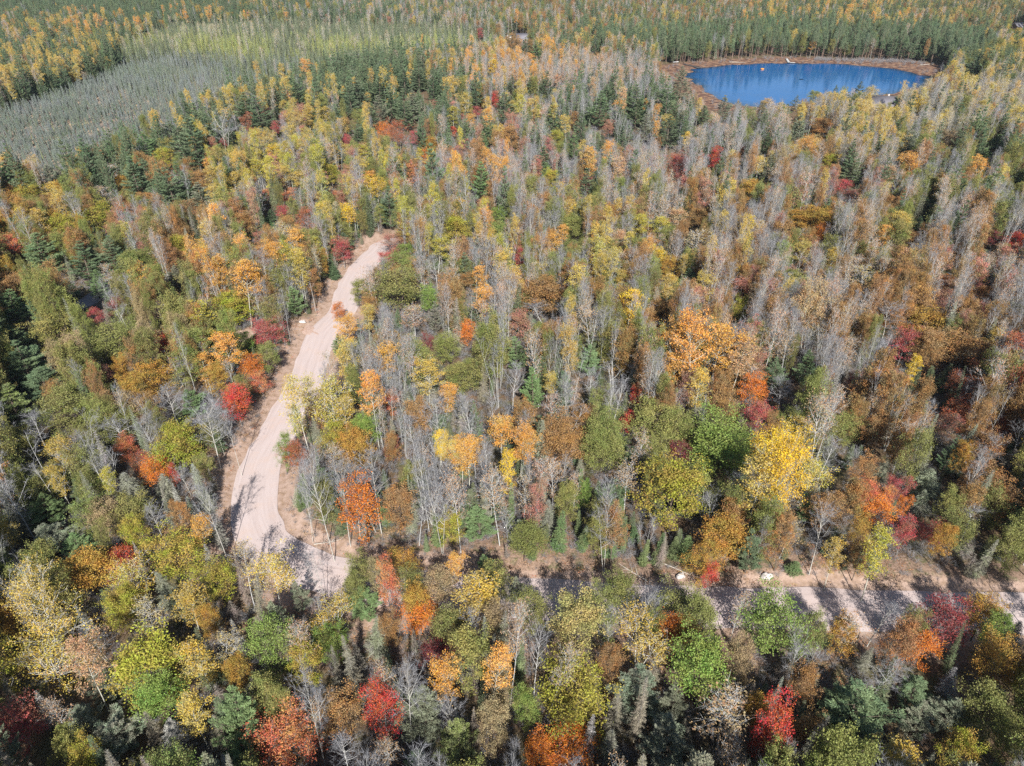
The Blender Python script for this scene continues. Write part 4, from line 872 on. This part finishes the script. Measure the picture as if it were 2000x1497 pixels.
def vary(cols, amt=.12):
    v = np.exp(rng.normal(size=(len(cols), 1)) * amt) * np.exp(rng.normal(size=(len(cols), 3)) * amt * .45)
    return np.clip(cols * v, .01, .85)
TC1 = np.array([TOK[t][2] for t in ALLT]); TC2 = np.array([TOK[t][3] for t in ALLT])
c1 = vary(TC1[tokid]); c2 = vary(TC2[tokid])
bsm = tokid == I('BS'); g_ = (vnoise(X, Y, 12, 71) * .9 + rng.random(len(X)) * .5)[bsm, None] - .2
c1[bsm] = np.clip(c1[bsm] * (1 - g_) + np.array([.20, .27, .13]) * g_, .05, .6)
Z = height(X, Y)
kinds = np.array([TOK[t][0] for t in ALLT])[tokid]
show = seen.copy()
app = W * H / (dist ** 2 + CAM_H ** 2)
LIMIT = 270
fillsingle = []
for kd in KIND:
    nh = sum(1 for t in trees if t['kind'] == kd)
    idx = np.where((kinds == kd) & show)[0]
    idx = idx[np.argsort(-app[idx])][:max(0, LIMIT - nh)]
    single = np.zeros(len(X), bool); single[idx] = True
    for i in idx:
        trees.append(dict(X=X[i], Y=Y[i], H=H[i], W=W[i], tok=ALLT[tokid[i]], kind=kd, hero=False, px=cx[i], py=cy_[i], c1=c1[i], c2=c2[i]))
    rest = np.where((kinds == kd) & ~single)[0]
    if len(rest):
        K = KIND[kd]; n = len(rest)
        # trunks beyond the picture's edge stand only where their shade can matter
        size = np.column_stack([W[rest] / K['W'], W[rest] / K['W'], H[rest] / K['H']])
        turn = np.column_stack([rng.normal(size=n) * .035, rng.normal(size=n) * .035, rng.random(n) * 6.28])
        o = mass({'aspen_tree': 'far_aspens', 'thinning_aspen': 'far_thinning_aspens', 'birch_tree': 'far_birches', 'leafless_tree': 'far_leafless_trees', 'leafless_birch': 'far_leafless_birches', 'oak_tree': 'far_oaks', 'maple_tree': 'far_maples',
                  'white_pine': 'far_white_pines', 'spruce_tree': 'far_spruces', 'dying_spruce': 'far_dying_spruces', 'balsam_fir': 'far_firs', 'tamarack_tree': 'far_tamaracks', 'bog_spruce': 'far_bog_spruces', 'red_pine': 'far_red_pines'}.get(K['name'], 'far_' + K['name']),
                 kd, X[rest], Y[rest], Z[rest], size, turn, rng.integers(0, len(K['vs']), n), rgba(c1[rest]), rgba(c2[rest]))
        o['label'] = 'distant mass of %s trees filling the woods toward the horizon' % K['cat']; o['category'] = 'woods'
print('masses', round(time.time() - T0, 1))

# labels: what it looks like and which neighbours it stands between
SHORT = {k: v[1] + ' ' + {'aspen': 'aspen', 'thin': 'aspen', 'birch': 'birch', 'bare': 'leafless tree', 'whitebare': 'leafless birch', 'oak': 'oak', 'maple': 'maple', 'wpine': 'pine', 'spruce': 'spruce', 'dspruce': 'spruce',
                            'fir': 'fir', 'larch': 'tamarack', 'bogspruce': 'bog spruce', 'rpine': 'red pine', 'shrub': 'shrub'}[v[0]] for k, v in TOK.items()}
lmx = [('the road bend', *ground(520, 1040)), ('the straight gravel road', *ground(1300, 1180)), ('the straight gravel road', *ground(1700, 1190)), ('the hidden road stretch', *ground(850, 1155)),
       ('the side track', *ground(440, 662)), ('the paved road', *ground(165, 592)), ('the upper road', *ground(700, 535)), ('the sandy forest track', *ground(1845, 545)), ('the blue pond', *ground(1560, 165)),
       ('the bog', *ground(180, 290)), ('the tamarack stand', *ground(600, 110)), ('the grey-roofed cabin', *ground(1730, 208)), ('the far house', *ground(1010, 72)), ('the road middle', *ground(600, 720))]
heroes = [t for t in trees if t['hero']]
HX = np.array([t['X'] for t in heroes]); HY = np.array([t['Y'] for t in heroes])
used = set()
def region(px, py):
    v = 'bottom' if py > 1250 else 'lower' if py > 950 else 'middle' if py > 600 else 'upper' if py > 300 else 'top'
    h = 'far left' if px < 330 else 'left' if px < 700 else 'centre' if px < 1300 else 'right' if px < 1680 else 'far right'
    return v, h
def make_label(t):
    me_ = SHORT[t['tok']]
    d = np.hypot(HX - t['X'], HY - t['Y']) * (1 + 0.6 * np.array([0]))
    order = np.argsort(d)[:14]
    sz = 'tall' if t['H'] > KIND[t['kind']]['H'] * 1.02 else 'small' if t['H'] < KIND[t['kind']]['H'] * .72 else ''
    cands = []
    for a in order:
        h = heroes[a]
        if h is t: continue
        rel = 'behind' if t['Y'] - h['Y'] > abs(t['X'] - h['X']) else 'in front of' if h['Y'] - t['Y'] > abs(t['X'] - h['X']) else 'right of' if t['X'] > h['X'] else 'left of'
        s1 = '%s the %s' % (rel, SHORT[h['tok']]); cands.append((s1, a))
    v, hh = region(t['px'], t['py'])
    lm = min(lmx, key=lambda q: math.hypot(q[1] - t['X'], q[2] - t['Y']))
    dl = math.hypot(lm[1] - t['X'], lm[2] - t['Y'])
    near = 'near ' + lm[0] if dl < 45 else '%s %s' % (v, hh)
    pre = (sz + ' ' + me_).strip()
    opts = ['%s %s, %s' % (pre, c_[0], near) for c_ in cands[:4]]
    for i in range(min(6, len(cands))):
        for j in range(min(8, len(cands))):
            if i != j:
                opts.append('%s %s and %s' % (pre, cands[i][0], cands[j][0].replace('the ', 'a ', 1).replace(' a olive', ' an olive')))
    opts += ['%s %s, %s' % (pre, c_[0], '%s %s' % (v, hh)) for c_ in cands]
    for i in range(min(10, len(cands))):
        for j in range(min(10, len(cands))):
            if i != j: opts.append('%s %s, %s, %s %s' % (pre, cands[i][0], cands[j][0], v, hh))
    for o_ in opts:
        if len(o_.replace(',', ' ').split()) <= 16 and o_ not in used:
            used.add(o_); return o_
    return opts[0]
GROUP = {'aspenw': 'aspens in full autumn leaf', 'birchw': 'white-trunked birches', 'maplew': 'red and orange maples', 'aspen': 'aspens in full autumn leaf', 'thin': 'aspens that have dropped most leaves', 'birch': 'white-trunked birches', 'bare': 'grey leafless trees', 'whitebare': 'leafless white birches', 'oak': 'oaks among the mixed woods',
         'maple': 'red and orange maples', 'wpine': 'white pines above the canopy', 'spruce': 'green spruces', 'dspruce': 'grey dying spruces', 'fir': 'young firs along the road', 'larch': 'tamaracks beside the bog', 'bogspruce': 'stunted spruces on the bog', 'rpine': 'tall red pines behind the pond'}
trees.sort(key=lambda t: (not t['hero'], t['Y']))
seen_count = {}
THZ = height(np.array([t['X'] for t in trees]), np.array([t['Y'] for t in trees]))
for i, t in enumerate(trees):
    K = KIND[t['kind']]; v = K['vs'][(i * 7 + i // 5) % len(K['vs'])]
    if 'c1' not in t:
        a = vary(np.array([TOK[t['tok']][2]]), .06)[0]; b_ = vary(np.array([TOK[t['tok']][3]]), .08)[0]
        t['c1'], t['c2'] = a, b_
    r = bpy.data.objects.new(K['name'], None); r.empty_display_size = .5; C.objects.link(r)
    r.location = (t['X'], t['Y'], THZ[i]); r.rotation_euler = (rng.normal() * .045, rng.normal() * .045, rng.random() * 6.28)
    s_ = t['W'] / K['W']; r.scale = (s_, s_, t['H'] / K['H'])
    r['label'] = make_label(t); r['category'] = K['cat']; r['group'] = GROUP[t['kind']]
    w = bpy.data.objects.new('trunk', v[0]); C.objects.link(w); w.parent = r
    if v[1] is not None:
        c_ = bpy.data.objects.new(K['part'], v[1]); C.objects.link(c_); c_.parent = r
        c_['leaf_colour'] = [*map(float, t['c1']), 1.0]; c_['leaf_colour_two'] = [*map(float, t['c2']), 1.0]
print('singles', len(trees), round(time.time() - T0, 1))

# undergrowth: shrubs and seedlings nobody could count
ux, uy = jitter_grid(-130, 130, 22, 180, 1.45, 77)
kk = (np.abs(ux) < .8 * uy + 6) & (seg_dist(ux, uy, ROAD) > 4.9) & (seg_dist(ux, uy, SIDE) > 2.8) & (seg_dist(ux, uy, PAVED) > 3.4) & (seg_dist(ux, uy, TRACK) > 2.0)
ux, uy = ux[kk], uy[kk]; kk = rng.random(len(ux)) < .35 + .75 * vnoise(ux, uy, 6, 8); ux, uy = ux[kk], uy[kk]
u2, v2 = jitter_grid(-330, 330, 180, 330, 3.0, 78); kk = (np.abs(u2) < .8 * v2) & ~inside(u2, v2, BOG) & (seg_dist(u2, v2, ROAD) > 6.5) & (seg_dist(u2, v2, TRACK) > 2.0); u2, v2 = u2[kk], v2[kk]
ux = np.concatenate([ux, u2, sx_]); uy = np.concatenate([uy, v2, sy_]); n = len(ux)
pal = np.array([(.33, .20, .11), (.40, .28, .12), (.16, .18, .06), (.30, .28, .08), (.42, .15, .07), (.24, .17, .11)]); pick = rng.choice(6, n, p=[.3, .2, .2, .12, .06, .12])
sc_ = rng.uniform(.3, .8, n) * np.where(seg_dist(ux, uy, ROAD) < 8, .5, 1)
o = mass('undergrowth', 'shrub', ux, uy, height(ux, uy), np.column_stack([sc_ * 1.2, sc_ * 1.2, sc_]), np.column_stack([np.zeros(n), np.zeros(n), rng.random(n) * 6.28]), rng.integers(0, 4, n), rgba(vary(pal[pick], .2)), rgba(vary(pal[pick], .2)))
o['label'] = 'brown and olive undergrowth covering the forest floor between trunks'
# small firs mixed in the undergrowth, shore bushes
mx_ = jitter_grid(100, 300, 370, 560, 1.9, 55); kk = inside(*mx_, MARSH) & ~inside(*mx_, LAKE); mx0, my0 = mx_[0][kk], mx_[1][kk]
qx, qy, _ = project(mx0, my0, 0); kk = rng.random(len(mx0)) < np.where((qx > 1590) & (qx < 1800) & (qy < 128), .9, .12) * (qy < 300)
dn = seg_dist(mx0, my0, MARSH + MARSH[:1]); kk &= (dn < 9) | (rng.random(len(mx0)) < .2); mx0, my0 = mx0[kk], my0[kk]; n = len(mx0)
sc_ = rng.uniform(.5, 1.2, n)
o = mass('shore_bushes', 'shrub', mx0, my0, np.full(n, -.2), np.column_stack([sc_] * 3), np.column_stack([np.zeros(n), np.zeros(n), rng.random(n) * 6.28]), rng.integers(0, 4, n), rgba(np.tile((.32, .22, .18), (n, 1))), rgba(np.tile((.38, .28, .2), (n, 1))))
o['label'] = 'purplish leafless bushes along the pond shore'

# fallen leaves on the verges
mb = MB(); k = 60
mb.rhombs(rng.uniform(-1, 1, (k, 3)) * np.array([.8, .8, .02]) + np.array([0, 0, .03]), unit(rng.normal(size=(k, 3)) * .4 + np.array([0, 0, 1])), rng.normal(size=(k, 3)), .14, .10, rng.random(k))
lc = bpy.data.collections.new('leaf_patch_shapes'); lc.objects.link(bpy.data.objects.new('leaf_patch', mb.mesh('leaf_patch', [M['leaves']])))
ax_, ay_ = jitter_grid(-110, 110, 30, 190, 1.7, 66); d_ = seg_dist(ax_, ay_, ROAD); kk = (d_ > 3.7) & (d_ < 13) & (np.abs(ax_) < .8 * ay_) & (rng.random(len(d_)) < .75); ax_, ay_ = ax_[kk], ay_[kk]; n = len(ax_)
pal = np.array([(.42, .24, .12), (.50, .34, .18), (.30, .17, .09), (.45, .18, .08)])
o = mass('fallen_leaves', None, ax_, ay_, height(ax_, ay_), np.ones((n, 3)) * rng.uniform(.6, 1.4, (n, 1)), np.column_stack([np.zeros(n), np.zeros(n), rng.random(n) * 6.28]), np.zeros(n), rgba(vary(pal[rng.integers(0, 4, n)])), rgba(vary(pal[rng.integers(0, 4, n)])), lc)
o['label'] = 'scattered fallen brown leaves on the sandy road verges'

# ------------------------------------------------------------------ built things
def plain(name, col, rough=.8, noise_amt=.25, scale=4):
    m, nt, b = mat(name, rough); tc = N(nt, 'ShaderNodeTexCoord')
    lo = tuple(x * (1 - noise_amt) for x in col); hi = tuple(min(1, x * (1 + noise_amt)) for x in col)
    nt.links.new(ramp(nt, noise_tex(nt, scale, 5, tc.outputs['Object']), [(.3, lo), (.7, hi)]), b.inputs['Base Color']); return m
M['shingle'] = plain('roof_shingles', (.20, .19, .21), .9, .2, 3); M['siding'] = plain('white_siding', (.72, .71, .68), .7, .05)
M['cedar'] = plain('wood_siding', (.26, .17, .11), .8); M['glass'] = plain('window_glass', (.03, .04, .05), .1, 0); M['dock'] = plain('weathered_deck', (.42, .40, .37), .85); M['dockdark'] = plain('dark_deck', (.10, .10, .10), .85)
M['rock'] = plain('pale_rock', (.50, .46, .43), .9, .3, 2.5); M['buoy'] = plain('orange_float', (.75, .30, .05), .5, .05); M['log'] = plain('bare_log', (.46, .41, .35), .9, .3); M['pale'] = plain('pale_deck', (.52, .52, .50), .8, .1); M['metal'] = plain('white_hull', (.70, .71, .72), .4, .03)
M['dirt'] = plain('sand_pile', (.5, .37, .29), .95, .2)
def box(mb, c, s, rz=0, mi=0):
    c = np.array(c, float); s = np.array(s, float) / 2
    v = np.array([[x, y, z] for z in (-1, 1) for y in (-1, 1) for x in (-1, 1)], float) * s
    ca_, sa_ = math.cos(rz), math.sin(rz); v[:, :2] = v[:, :2] @ np.array([[ca_, sa_], [-sa_, ca_]]); v += c
    mb.add(v, [(0, 2, 3, 1), (4, 5, 7, 6), (0, 1, 5, 4), (2, 6, 7, 3), (1, 3, 7, 5), (0, 4, 6, 2)], mi)
def part(name, mb, mats, parent):
    o = bpy.data.objects.new(name, mb.mesh(name, mats)); C.objects.link(o); o.parent = parent; return o
def thing(name, label, cat, loc, rz=0, group=None, root_mesh=None):
    o = bpy.data.objects.new(name, root_mesh); C.objects.link(o); o.location = loc; o.rotation_euler = (0, 0, rz)
    o['label'] = label; o['category'] = cat
    if group: o['group'] = group
    return o
def house(name, label, loc, rz, L, Wd, h, rh, wall, roofm, chimney=True, wing=None):
    r = thing(name, label, 'house', loc, rz)
    mb = MB(); box(mb, (0, 0, h / 2), (L, Wd, h)); mb.add([(-L / 2, -Wd / 2, h), (-L / 2, Wd / 2, h), (-L / 2, 0, h + rh), (L / 2, -Wd / 2, h), (L / 2, Wd / 2, h), (L / 2, 0, h + rh)], [(0, 2, 1), (3, 4, 5)])
    part('wall', mb, [wall], r)
    mb = MB(); e, t = .5, .18
    for sg in (-1, 1):
        y0, y1 = sg * (Wd / 2 + e), 0; z0, z1 = h - e * rh / (Wd / 2) + .03, h + rh + .03
        a = [(-L / 2 - e, y0, z0), (L / 2 + e, y0, z0), (L / 2 + e, y1, z1), (-L / 2 - e, y1, z1)]
        V = a + [(p[0], p[1], p[2] + t) for p in a]
        mb.add(V, [(0, 1, 2, 3), (4, 5, 6, 7), (0, 1, 5, 4), (1, 2, 6, 5), (2, 3, 7, 6), (3, 0, 4, 7)])
    rf = part('roof', mb, [roofm], r)
    if chimney: mb = MB(); box(mb, (L * .2, .4, h + rh), (.7, .7, 2.0)); part('chimney', mb, [M['rock']], rf)
    for q in range(int(L // 3.2)):
        x = -L / 2 + 1.8 + q * 3.2
        fb = MB(); box(fb, (x, -Wd / 2 - .04, h * .55), (1.3, .08, 1.3)); f = part('window', fb, [M['siding']], r)
        gb = MB(); box(gb, (x, -Wd / 2 - .09, h * .55), (1.1, .04, 1.1)); part('pane', gb, [M['glass']], f)
    return r
hx_, hy_ = ground(1018, 84); house('house', 'far house with long grey shingle roof among tall aspens', (float(hx_) + 2, float(hy_), 0), .05, 11, 7, 3.6, 3.0, M['cedar'], M['shingle'], False)
hx_, hy_ = ground(995, 80); r = thing('garage', 'small bright white gabled garage beside the far grey-roofed house', 'garage', (float(hx_), float(hy_), 0), -.1)
mb = MB(); box(mb, (0, 0, 1.9), (3.2, 3.4, 3.8)); part('wall', mb, [M['siding']], r); mb = MB(); box(mb, (0, 0, 3.93), (3.6, 3.8, .22)); part('roof', mb, [M['metal']], r); mb = MB(); box(mb, (0, -1.74, 1.2), (2.0, .08, 2.1)); part('door', mb, [M['dock']], r)
hx_, hy_ = ground(1718, 221.5); house('cabin', 'grey-roofed cabin with a steep gable near the pond', (float(hx_), float(hy_), 0), -.25, 10, 8, 3.6, 4.2, M['cedar'], M['shingle'], True)
hx_, hy_ = ground(1746, 220); house('cabin', 'second cabin with a longer pale grey roof near the pond', (float(hx_), float(hy_), 0), .12, 12, 8, 3.6, 3.6, M['cedar'], plain('pale_shingles', (.34, .31, .33), .9), False)
hx_, hy_ = ground(1990, 60); house('house', 'brown house with grey roof in the clearing at the far right edge', (float(hx_), float(hy_), 0), .3, 14, 8, 3.4, 2.6, M['cedar'], M['shingle'], False)
hx_, hy_ = ground(832, 46); r = thing('shed', 'tiny white curved shed half hidden in the distant woods', 'shed', (float(hx_), float(hy_), 0), .4)
mb = MB(); a_ = np.linspace(0, math.pi, 9); 
for s0 in (0, 1): pass
arc = np.column_stack([np.cos(a_) * 2.2, np.zeros(9), np.sin(a_) * 1.8 + 2.6]); V = np.vstack([arc + (0, -3, 0), arc + (0, 3, 0)]); mb.add(V, [(i, i + 1, i + 10, i + 9) for i in range(8)])
part('roof', mb, [M['metal']], r); mb = MB(); box(mb, (0, 0, 1.3), (4.2, 5.8, 2.6)); part('wall', mb, [M['siding']], r)
def dock(label, p0, p1, w, mt, head=None, n=None):
    x0, y0 = map(float, ground(*p0)); x1, y1 = map(float, ground(*p1)); L = math.hypot(x1 - x0, y1 - y0); rz = math.atan2(y1 - y0, x1 - x0)
    r = thing('dock', label, 'dock', (x0, y0, -.3), rz)
    nb = max(6, int(L / .9)); first = None
    for i in range(nb):
        if first is None:
            mb = MB(); box(mb, (0, 0, 0), (L / nb - .05, w, .08)); first = mb.mesh('board', [mt])
        o = bpy.data.objects.new('board', first); C.objects.link(o); o.parent = r; o.location = ((i + .5) * L / nb, 0, .52)
    for i in range(0, nb + 1, 4):
        for sg in (-1, 1): mb = MB(); mb.tube([(i * L / nb, sg * w * .45, -.8), (i * L / nb, sg * w * .45, .7)], .08, 6); part('post', mb, [M['dockdark']], r)
    if head: mb = MB(); box(mb, (L - head[0] / 2, head[2], .5), (head[0], head[1], .12)); part('platform', mb, [mt], r)
dock('long dark dock reaching from the left shore into the pond', (1336, 126), (1368, 133.5), 1.5, M['dockdark'], (4.5, 4, 0))
dock('white L-shaped dock on the far pond shore', (1536, 115.5), (1541, 123.5), 1.6, M['pale'], (1.8, 4.5, 1.6))
x_, y_ = map(float, ground(1489, 135))
mb = MB(); a_ = np.arange(12) * 2 * math.pi / 12
prof = [(0, .0), (.5, .02), (.75, .25), (.55, .5), (0, .62)]
V = np.array([(r_ * math.cos(t) * 1.6, r_ * math.sin(t) * 1.6, z_ * 1.4) for r_, z_ in prof for t in a_]); mb.add(V, [(i * 12 + j, i * 12 + (j + 1) % 12, (i + 1) * 12 + (j + 1) % 12, (i + 1) * 12 + j) for i in range(4) for j in range(12)])
r = thing('swim_float', 'small pale orange float in the open water of the pond', 'float', (x_, y_, -.4), 0, None, mb.mesh('swim_float', [M['buoy']]))
def hull(label, p, L, rz, wd=1.2):
    x, y = map(float, ground(*p)); mb = MB(); k = 9; V = []
    for i in range(k):
        u = i / (k - 1) * 2 - 1; w = wd / 2 * math.sqrt(max(.02, 1 - abs(u) ** 2.5)); z = .12 * u * u
        V += [(u * L / 2, -w, .45 + z), (u * L / 2, -w * .6, .02 + z), (u * L / 2, w * .6, .02 + z), (u * L / 2, w, .45 + z)]
    mb.add(V, [(i * 4 + j, i * 4 + j + 1, i * 4 + j + 5, i * 4 + j + 4) for i in range(k - 1) for j in range(3)])
    r = thing('rowing_boat', label, 'boat', (x, y, -.05), rz); part('hull', mb, [M['metal']], r)
    for u in (-.25, .2): b_ = MB(); box(b_, (u * L, 0, .36), (.25, wd * .85, .05)); part('seat', b_, [M['dock']], r)
hull('small white boat lying on the grassy left bank of the pond', (1320, 122.5), 4.2, .3, 1.6)
def fallen(label, p, L, rz, rad=.16, z=.25, mt=None, br=7):
    x, y = map(float, ground(*p)); mb = MB(); pts = curve_pts((-L / 2, 0, 0), (1, 0, .01), L, 6, .02, .06); mb.tube(pts, np.linspace(rad, rad * .35, 7), 7)
    r = thing('fallen_log', label, 'log', (x, y, z), rz); part('trunk', mb, [mt or M['log']], r); mb = MB()
    for k in range(br):
        q = pts[rng.integers(2, 7)]; d = unit(np.array([.6, rng.choice([-1, 1]) * rng.uniform(.5, 1), rng.uniform(.1, .7)])); mb.tube(curve_pts(q, d, rng.uniform(.8, 2.2), 2, 0, .2), (.04, .025, .01), 4)
    part('branches', mb, [mt or M['log']], r)
fallen('long white log lying on the marshy right shore of the pond', (1812, 127), 13, .35, .22, .2, M['log'], 3)
fallen('thin grey log on the marsh between the two docks', (1440, 122.5), 10, -.3, .25, .1, None, 3)
fallen('pale fallen tree across the brush at the side track end', (356, 643), 8, .4)
fallen('broken white birch log lying below the side track clearing', (372, 652), 6, -.5, .12)
fallen('bare fallen trunk crossing the slope beneath the dark oaks', (168, 640), 7, .5, .12)
fallen('grey fallen log below the big green oak by the straight road', (1300, 1108), 7, -.6, .13)
fallen('thin pole lying in the leaves beyond the straight road', (1235, 1120), 5, 2.4, .08)
fallen('short bare log on the sandy verge inside the bend', (640, 1062), 4, .2, .09)
def boulder(label, p, s, rz=0, seed=0):
    x, y = map(float, ground(*p)); bm_ = MB(); r0 = np.random.default_rng(seed); nu, nv = 14, 9; V = [(0, 0, -1)]
    ph = r0.random(6) * 6
    for i in range(1, nv):
        for j in range(nu):
            a, b_ = i / nv * math.pi, j / nu * 2 * math.pi; f = 1 + .14 * math.sin(3 * b_ + ph[0] + a * 2) + .10 * math.sin(5 * a + ph[1] + b_) + .05 * r0.normal()
            V.append((math.sin(a) * math.cos(b_) * f, math.sin(a) * math.sin(b_) * f, -math.cos(a) * f))
    V.append((0, 0, 1)); n = len(V) - 1
    bm_.add(V, [(1 + (i * nu) + j, 1 + i * nu + (j + 1) % nu, 1 + (i + 1) * nu + (j + 1) % nu, 1 + (i + 1) * nu + j) for i in range(nv - 2) for j in range(nu)])
    bm_.f.append(np.array([(0, 1 + (j + 1) % nu, 1 + j) for j in range(nu)] + [(n, n - nu + j, n - nu + (j + 1) % nu) for j in range(nu)])); bm_.m.append(np.zeros(2 * nu)); bm_.a.append(np.zeros(2 * nu))
    o = thing('boulder', label, 'boulder', (x, y, float(height(x, y)) + s[2] * .35), rz, 'boulders along the road', bm_.mesh('boulder', [M['rock']])); o.scale = s
boulder('largest pale boulder on the edge of the straight road', (1497, 1130), (.95, .6, .5), .2, 1)
boulder('pale boulder in the leaves below the orange maple', (1329, 1127), (.7, .5, .42), .6, 2)
boulder('small white boulder on the verge where the upper road meets the side track', (592, 634), (.75, .5, .4), .1, 3)
boulder('pale grey boulder showing through branches beyond the road bend', (822, 1138), (.8, .6, .4), 1, 4)
boulder('small pale boulder at the left edge of the road bend', (419, 941), (.35, .3, .25), 1, 5)

# ------------------------------------------------------------------ air
mb = MB(); box(mb, (0, 850, 38.9), (3200, 2000, 82.2))
m = bpy.data.materials.new('haze'); m.use_nodes = True; nt = m.node_tree; nt.nodes.clear()
v_ = nt.nodes.new('ShaderNodeVolumePrincipled'); o_ = nt.nodes.new('ShaderNodeOutputMaterial'); nt.links.new(v_.outputs[0], o_.inputs['Volume'])
v_.inputs['Density'].default_value = .00007; v_.inputs['Color'].default_value = (.74, .86, 1.0, 1); v_.inputs['Anisotropy'].default_value = .2
o = bpy.data.objects.new('haze', mb.mesh('haze', [m])); C.objects.link(o); o['kind'] = 'stuff'
print('done', round(time.time() - T0, 1), 'tris', sum(len(me.loops) - 2 * len(me.polygons) for me in bpy.data.meshes))
